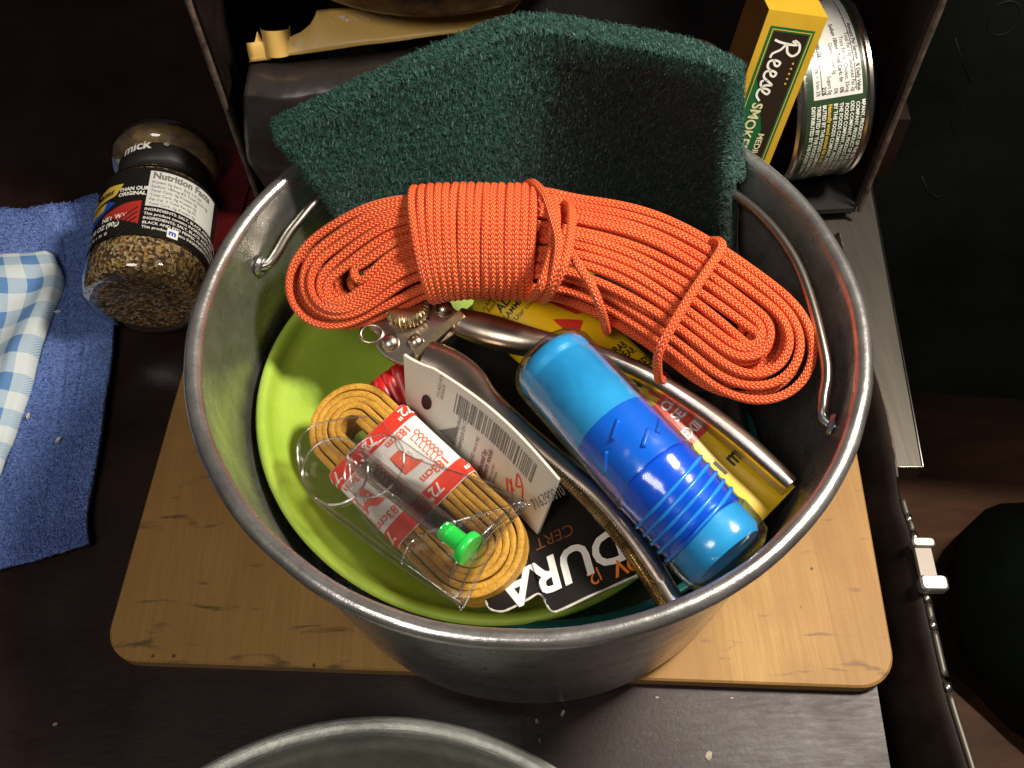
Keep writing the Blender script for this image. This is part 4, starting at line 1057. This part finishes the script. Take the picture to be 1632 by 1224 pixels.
# ---- coffee pouch
pc = thing('foil_pouch', (-.6, 1.6, .03), 'crumpled black foil pouch with its gold top folded down in the box', 'pouch')
_PL = spline([tuple(aty(397, 100, 1.52)), tuple(aty(402, 200, 1.52)), tuple(aty(432, 250, 1.52)), tuple(aty(470, 330, 1.52))], 30)
def pfn(u, v):
    tl, tr = aty(397, 100, 1.52), aty(800, 45, 1.52); bl_, br_ = aty(470, 330, 1.52), aty(820, 300, 1.52)
    lf = Vector(_PL[int(round(v*30))])
    p = lf.lerp(tr.lerp(br_, v), u); p.y -= .20*math.sin(min(1, u*1.15)*math.pi)*(.35+.65*v)*.6
    p.y += .025*nz(p, 5, 1.)+.012*nz(p, 12, 4.); return p
obj('pouch_front', shell(pfn, 60, 30, -.20, nrm=Vector((0, -1, 0))), M_foil, pc)
_GT = spline([tuple(aty(470, 92, 1.56)), tuple(aty(500, 28, 1.62)), tuple(aty(520, 14, 1.66)), tuple(aty(640, 10, 1.66)), tuple(aty(830, 0, 1.66))], 40)
def gfl(u, v):
    a = aty(398, 97, 1.505).lerp(aty(800, 42, 1.505), u); 
    top = _GT[int(round(u*40))]
    b = Vector(top) if u > .20 else (a+Vector((0, .03, .06))).lerp(Vector(top), max(0, u-.13)/.07)
    p = a.lerp(b, v); p.z += .010*math.sin(v*math.pi)+.003*nz(p, 6); return p
obj('gold_fold', shell(gfl, 40, 8, .008), M_goldfoil, pc)
# rolled corner
r0, r1 = aty(443, 86, 1.54), aty(441, 42, 1.58)
axr = Fr(r0, (1, 0, 0), z=r1-r0)
obj('rolled_corner', grid(lambda u, v: axr((.050+.018*v)*math.cos(math.pi*(1.05+1.15*v)), (.050+.018*v)*math.sin(math.pi*(1.05+1.15*v)), (r1-r0).length*u*(1-.1*v)), 6, 24), M_goldfoil, pc)
obj('pointed_corner', shell(lambda u, v: aty(397, 99, 1.50).lerp(aty(432, 95, 1.50), u).lerp(aty(410, 50, 1.56), v), 6, 6, .006), M_goldfoil, pc)
zt = lambda x, y: gfl(max(0, min(1, x)), max(0, min(1, y)))+Vector((0, -.004, .004))
lay('stamped_code', m2(*[([(x0_+(a_*.03), .55+b_*.3) for a_, b_ in text2d('8')[0]], text2d('8')[1]) for x0_ in (.42, .50, .54, .58, .62, .66)]), zt, M_printwhite, pc)

# ---- round pan on top
pn = thing('round_pan', (-.3, 2.0, 1.2), 'scorched brown round pan resting on the things inside the box at the top', 'pan')
pcn = aty(700, 36, 1.40); fp_ = Fr((pcn.x, pcn.y+.735, pcn.z-.0), (1, 0, 0), (0, 1, 0))
obj('pan_body', lathe([(.0005, .0), (.66, .0), (.715, .012), (.74, .045), (.762, .13), (.775, .15), (.785, .147), (.79, .155), (.78, .165), (.765, .162), (.74, .13), (.70, .03), (.0005, .03)], fp_, 96), M_rust, pn, sharp=50)
obj('pan_rim', tube([fp_(.786*math.cos(a), .786*math.sin(a), .16) for a in [i*math.pi/60 for i in range(120)]], .012, 8, True), M_wire, pn)
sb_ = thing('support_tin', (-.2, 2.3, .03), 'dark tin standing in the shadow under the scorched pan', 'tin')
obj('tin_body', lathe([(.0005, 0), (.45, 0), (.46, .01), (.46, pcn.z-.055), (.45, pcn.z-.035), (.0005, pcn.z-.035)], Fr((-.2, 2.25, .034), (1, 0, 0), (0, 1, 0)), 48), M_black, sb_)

# ---- carton with lettering
cr = thing('small_carton', (1.05, 1.5, .05), 'yellow and green carton with cursive white lettering leaning in the box', 'carton')
q1, q2 = aty(1226, 15, 1.50), aty(1320, 28, 1.50); q3 = aty(1228, 257, 1.36)
fC = Fr(q1, q2-q1, z=(q2-q1).cross(q3-q2)); CW = (q2-q1).length
if fC.z.y > 0: fC = Fr(q1, q2-q1, z=-fC.z)
dn = (q3-q2); CH = dn.length*1.35; dn.normalize(); CDp = .26
# face: x to the right, y along the long side downwards
def cf(x, y, off=0): return q1+fC.x*x+dn*y+fC.z*off
corner = lambda x, y, o_: cf(x, y, o_)
V = [corner(x, y, o_) for o_ in (0, -CDp) for x, y in ((0, 0), (CW, 0), (CW, CH), (0, CH))]
V = [v for v in V]
obj('carton_front', ([V[0], V[1], V[2], V[3], *[v+fC.z*-.004 for v in V[:4]]], [(0, 3, 2, 1), (4, 5, 6, 7), (0, 1, 5, 4), (1, 2, 6, 5), (2, 3, 7, 6), (3, 0, 4, 7)]), M_boxyellow, cr, False)
Vb = [cf(x, y, o_) for o_ in (-.004, -CDp) for x, y in ((.0, .0), (CW, .0), (CW, CH), (0, CH))]
obj('carton_body', (Vb, [(4, 5, 6, 7), (1, 2, 6, 5), (2, 3, 7, 6), (3, 0, 4, 7)]), M_cartonside, cr, False)
topq = [cf(0, 0, 0), cf(CW, 0, 0), cf(CW, 0, -CDp)+Vector((0, 0, .03)), cf(0, 0, -CDp)+Vector((0, 0, .03))]
obj('carton_top', (topq+[v-Vector((0, 0, .006)) for v in topq], [(0, 1, 2, 3), (7, 6, 5, 4), (0, 4, 5, 1), (1, 5, 6, 2), (2, 6, 7, 3), (3, 7, 4, 0)]), M_boxyellow, cr, False)
ff = lambda o_: (lambda x, y: cf(x, y, o_))
lay('green_border', m2(rect(.030, .060, CW-.030, CH)), ff(.002), M_printgreen, cr)
lay('gold_line', frame2(.040, .070, CW-.040, CH, .0035), ff(.0035), M_printgold, cr)
lay('dark_panel', m2(poly2([(.05, .08), (CW-.05, .08), (CW-.05, CH), (.165, CH), (.15, .50), (.09, .36), (.05, .28)])), ff(.003), mat('print_dark_brown', (.022, .014, .009), .35), cr)
yb = .44
lay('gold_lettering', m2(*[([(.078+b*.055, .46+a*.050) for a, b in text2d('SMOKED', .02)[0]][:], [f[::-1] for f in text2d('SMOKED', .02)[1]])], *[([(.040+b*.034+.0, .60+a*.034) for a, b in text2d('MEDIUM', .02)[0]], text2d('MEDIUM', .02)[1])] if False else []), ff(.0050), mat('print_cream', (.70, .66, .40), .4), cr)
# SMOKED and MEDIUM read downwards; tops to the right
def down(s, x, y, size, bold=.02, sx=1.): V_, F_ = text2d(s, bold); return [(x+b*size, y+a*size*sx) for a, b in V_], [f[::-1] for f in F_]
bpy.data.objects.remove([o for o in cr.children if o.name.startswith('gold_lettering')][0])
lay('cream_lettering', m2(down('SMOKED', .072, .385, .064, .02, .95), down('MEDIUM', .145, .52, .038, .02)), ff(.0050), mat('print_cream2', (.70, .66, .40), .4), cr)
# cursive word, drawn as pen strokes: letters run down the carton, tops to the right
def cur(P_, x, y, s): return line2(spline([(x+b*s, y+a*s) for a, b in P_], 8*len(P_)), .0095)
s_ = .075; word = [
    ([(.05, .9), (.2, 1.25), (.25, .9), (.2, .3), (.1, -.1)], 0), ([(.0, 1.0), (.2, 1.35), (.6, 1.45), (.85, 1.2), (.7, .85), (.3, .65), (.6, .4), (.85, .05), (1.1, .0)], 0),
    ([(1.15, .25), (1.45, .4), (1.5, .6), (1.3, .65), (1.2, .35), (1.3, .05), (1.6, .05), (1.8, .3)], 0),
    ([(1.75, .25), (2.05, .4), (2.1, .6), (1.9, .65), (1.8, .35), (1.9, .05), (2.2, .05), (2.4, .35)], 0),
    ([(2.35, .25), (2.6, .65), (2.65, .35), (2.75, .1), (2.5, .0), (2.4, .12)], 0), ([(2.7, .1), (2.95, .2), (3.1, .4), (3.15, .6), (2.95, .65), (2.85, .35), (2.95, .05), (3.3, .02), (3.6, .3)], 0)]
lay('cursive_lettering', m2(*[cur(P_, .072, .105, s_) for P_, _ in word]), ff(.0055), M_printwhite, cr)
lay('star_row', m2(*[poly2([(CW-.072+.005*math.cos(a), .20+.022*i+.005*math.sin(a)) for a in [j*2*math.pi/5 for j in range(5)]]) for i in range(5)]), ff(.005), M_printgold, cr)

# ---- fish tin standing on its rim
tn = thing('food_tin', (1.45, 1.7, .03), 'round food tin with dark green label standing on edge beside the carton', 'tin')
RT, WT = .415, .33
tc_ = aty(1318, 190, 1.62); tc_ = Vector((1.34, 1.77, .455))
fT = Fr(tc_, (0, -.2, 1), z=(1, .16, -.10))
obj('tin_body', lathe([(.0005, -WT/2+.02), (RT-.04, -WT/2+.02), (RT-.025, -WT/2), (RT-.005, -WT/2-.006), (RT+.004, -WT/2+.006), (RT+.002, -WT/2+.02), (RT-.006, -WT/2+.028), (RT-.008, WT/2-.028), (RT+.002, WT/2-.02), (RT+.004, WT/2-.006), (RT-.005, WT/2+.006), (RT-.025, WT/2), (RT-.04, WT/2-.02), (.0005, WT/2-.02)], fT, 96), noisy('tin_metal', (.62, .60, .56), (.5, .48, .44), 6, (.18, .3), .05, 50, .002, 1.), tn, sharp=40)
def tf(off, phi0=0):
    fr_ = fT
    # angle 0 where the surface faces the camera
    cv = (CAM-tc_); cx_, cy_ = cv.dot(fr_.x), cv.dot(fr_.y); a0 = math.atan2(cy_, cx_)
    sgn_ = -1
    def f(x, y):   # x: arc length downwards, y: across the tin, left to right
        r_ = RT-.008+off
        for sg in (1,):
            a = a0+TS*x/RT
        return fr_(r_*math.cos(a), r_*math.sin(a), y)
    return f
TS = 1
p0, p1 = tf(0)(0, 0), tf(0)(.1, 0)
if p1.z > p0.z: TS = -1
HWt = WT/2-.036
tl_ = obj('label', grid(lambda u, v: tf(.002)(-.75+1.5*u, -HWt+2*HWt*v), 60, 3), M_greenlabel, tn)
lay('white_panel', rect(-.42, -HWt+.030, .06, HWt-.015, 30, 2), tf(.0035), M_whitelabel, tl_)
def tdown(s, x, y, size, bold=0., sx=1.): V_, F_ = text2d(s, bold); return [(x+a*size*sx, y+b*size) for a, b in V_], F_
rows = [('Vitamin A 0%  •  Vitamin C 0%  •  Calcium 0%  •  Iron 2%', 0.), ('Protein 12g                      21%', .03), ('Sugars 0g', 0), ('Dietary Fiber 0g          0%', 0), ('Sodium 180mg   Total Carb. 0g    0%', .02), ('Trans Fat 0g   Cholest. 25mg', 0), ('Total Fat 10g  Saturated Fat 2g', 0), ('Amount Per Serving   % Daily Value', .02)]
lay('black_print', m2(*[tdown(s, .045-.86*.0235*max(q_[0] for q_ in text2d(s, b)[0]), -HWt+.042+i*.0255, .0235, b, .86) for i, (s, b) in enumerate(rows)], rect(-.41, -HWt+.064, .04, -HWt+.067, 20, 1), rect(-.41, -HWt+.213, .04, -HWt+.216, 20, 1)), tf(.005), M_printblack, tl_)
lay('pale_print', m2(*[tdown('DISTRIBUTED BY THE FOODS COMPANY, PRODUCT OF THE SEA'[i*3:i*3+30+(i % 3)*4], .085, -HWt+.02+i*.0245, .023, .02, .95) for i in (0, 1, 2, 4, 5, 6, 7, 8, 9)]), tf(.0035), M_printwhite, tl_)
lay('gold_print', tdown('Naturally wood smoked fish in oil', .085, -HWt+.02+3*.0245, .024, .03, .9), tf(.0036), M_printgold, tl_)

# ---- small things deep in the box
sj = thing('small_jar', (.75, 2.0, .03), 'small amber jar deep in the box between the pad and the carton', 'jar')
p = aty(1120, 30, 1.9); obj('jar_body', lathe([(.0005, 0), (.16, 0), (.175, .02), (.175, p.z-.34), (.15, p.z-.30), (.13, p.z-.27), (.0005, p.z-.27)], Fr((p.x, 1.95, .034), (1, 0, 0), (0, 1, 0)), 40), M_rust, sj)

# ---- red lid behind the jar
rl = thing('red_tub', (-1.45, 1.6, 0), 'shallow red plastic tub darkened for the shade between jar and box', 'tub')
rf = Fr((-1.44, 1.50, 0), (1, -.1, 0), (.1, 1, 0))
obj('tub_body', box((0, 0, .09), (.50, .75, .17), rf, .06), M_shadedred, rl, sharp=40)
obj('tub_lid', box((0, 0, .195), (.54, .79, .036), rf, .06), M_shadedred, rl, sharp=40)
obj('lid_ridge', box((0, -.02, .222), (.40, .62, .014), rf, .06), M_shadedred, rl, sharp=40)

# ================================================================== RIGHT-HAND SIDE
M_buckle = noisy('scuffed_buckle', (.34, .33, .31), (.22, .21, .20), 14, (.35, .5), .3, 60, .003, .6)
tr_ = thing('metal_trim', (1.42, 0, -.1), 'dark side sheet with a thin wavy bright metal edge and small buckle at the right', 'metal trim')
EP = spline([(*at(1338, 372, 0),), (*at(1362, 470, 0),), (*at(1383, 560, .0),), (*at(1408, 640, 0),), (*at(1424, 720, 0),), (*at(1436, 800, 0),), (*at(1452, 850, 0),), (*at(1466, 920, 0),), (*at(1486, 1010, 0),), (*at(1510, 1110, 0),), (*at(1550, 1240, 0),), (*at(1575, 1340, 0),)], 120)
def shf(u, v):
    i = u*120; a = int(i); p = Vector(EP[a]*(1-(i-a))+EP[min(120, a+1)]*(i-a))
    return p+Vector((-.16*math.sin(v*math.pi/2)*.9, 0, -.32*v-.05*v*v))
obj('side_sheet', shell(shf, 100, 8, .012), M_dark, tr_)
obj('bright_edge', tube([Vector(p)+Vector((0, 0, .003)) for p in EP[:50]], .0055, 6), M_darkedge, tr_)
for i in range(6):                       # plated segments of the lower strip
    a, b = [(54, 60), (62, 66), (68, 80), (82, 86), (87, 96), (98, 119)][i]
    P = [Vector(p)+Vector((.006, 0, .006)) for p in EP[a:b]]
    obj('strip_segment', tube(P, .0145, 6), M_steel, tr_)
for i in (61, 67, 81, 86.5, 97):
    p = Vector(EP[int(i)])+Vector((.006, 0, .006)); d = (Vector(EP[int(i)+1])-Vector(EP[int(i)-1])).normalized()
    obj('strip_clip', tube([p-d*.018, p+d*.012], .016, 8), M_wire, tr_)
bk = [at(1461, 862, .02), at(1478, 940, .02)]; fk = Fr(bk[0], bk[1]-bk[0], z=(0, 0, 1)); kl = (bk[1]-bk[0]).length
obj('buckle_bar', box((.02, .01, .02), (.035, .085, .04), fk, .012), M_buckle, tr_, sharp=40)
obj('buckle_plate', box((kl*.5, .008, .012), (kl*.8, .062, .022), fk, .008), mat('pale_buckle', (.26, .225, .19), .5, .3), tr_, sharp=40)
obj('buckle_bar', box((kl*.93, .015, .022), (.058, .10, .045), fk, .016), M_buckle, tr_, sharp=40)
# steel plate behind
stp = thing('steel_plate', (1.65, .8, -.1), 'flat grey steel plate lying to the right of the pot', 'plate')
zs = -.06; P3 = [at(1330, 290, zs), at(1382, 285, zs), at(1471, 745, zs), at(1400, 745, zs), at(1360, 500, zs)]
V = [v for v in P3]+[v-Vector((0, 0, .09)) for v in P3]; n = 5
V[0] = V[0]+Vector((-.15, .3, 0)); V[5] = V[5]+Vector((-.15, .3, 0)); V[1] = V[1]+Vector((.05, .3, 0)); V[6] = V[6]+Vector((.05, .3, 0))
obj('plate_sheet', (V, [tuple(range(5))[::-1], tuple(range(5, 10))]+[(i, (i+1) % 5, (i+1) % 5+5, i+5) for i in range(5)]), M_steel, stp, False)
V2 = [p+Vector((0, 0, .002)) for p in (P3[1]+Vector((.05, .3, 0)), P3[2], P3[3])]
obj('plate_edge', tube(V2, .005, 6), M_wire, stp)
# dark metal case with embossed marks
cs = thing('metal_case', (2.6, 2.2, -2), 'big green-black metal case with a raised diamond standing at the right', 'case')
fc = Fr(aty(1520, 250, 2.1), (1, -.15, 0), z=(-.15, -1, .25))
obj('case_front', box((.9, 0, -.25), (2.9, 3.6, .5), fc, .10), M_stove, cs, sharp=40)
def pc2(px, py):
    d = ray(px, py); tt = (fc.o-CAM).dot(fc.z)/d.dot(fc.z); p = CAM+d*tt-fc.o; return p.dot(fc.x), p.dot(fc.y)
obj('raised_diamond', tube([fc(*pc2(*q), -.003) for q in ((1530, 155), (1542, 200), (1530, 235), (1515, 200))], .005, 8, True), M_stove, cs)
obj('raised_ring', tube([fc(pc2(1600, 30)[0]+.075*math.cos(a), pc2(1600, 30)[1]+.085*math.sin(a), -.006) for a in [i*math.pi/12 for i in range(24)]], .009, 8, True), M_stove, cs)
obj('raised_groove', tube([fc(*pc2(*q), -.003) for q in ((1522, 60), (1535, 100), (1546, 132))], .005, 8), M_stove, cs)
obj('latch_hook', tube([fc(*pc2(*q), -.003) for q in ((1468, 280), (1478, 305), (1492, 315), (1502, 312))], .007, 8), M_stove, cs)
gb = thing('cloth_bundle', (3.2, .6, -3.2), 'dark green cloth bundle on the floor at the far right', 'bundle')
V, F, U = lathe([(.0005, 0), (.9, 0), (1.2, .3), (1.15, .8), (.7, 1.15), (.0005, 1.2)], Fr((4.35, .5, -4.1), (1, 0, 0), (0, 1, 0)), 40)
V = [v+Vector((nz(v, 1, 1.), nz(v, 1, 2.), nz(v, 1.5, 3.)))*.25 for v in V]
for v in V: v.z = max(-4.09, v.z)
obj('bundle_body', (V, F, U), M_bag, gb)
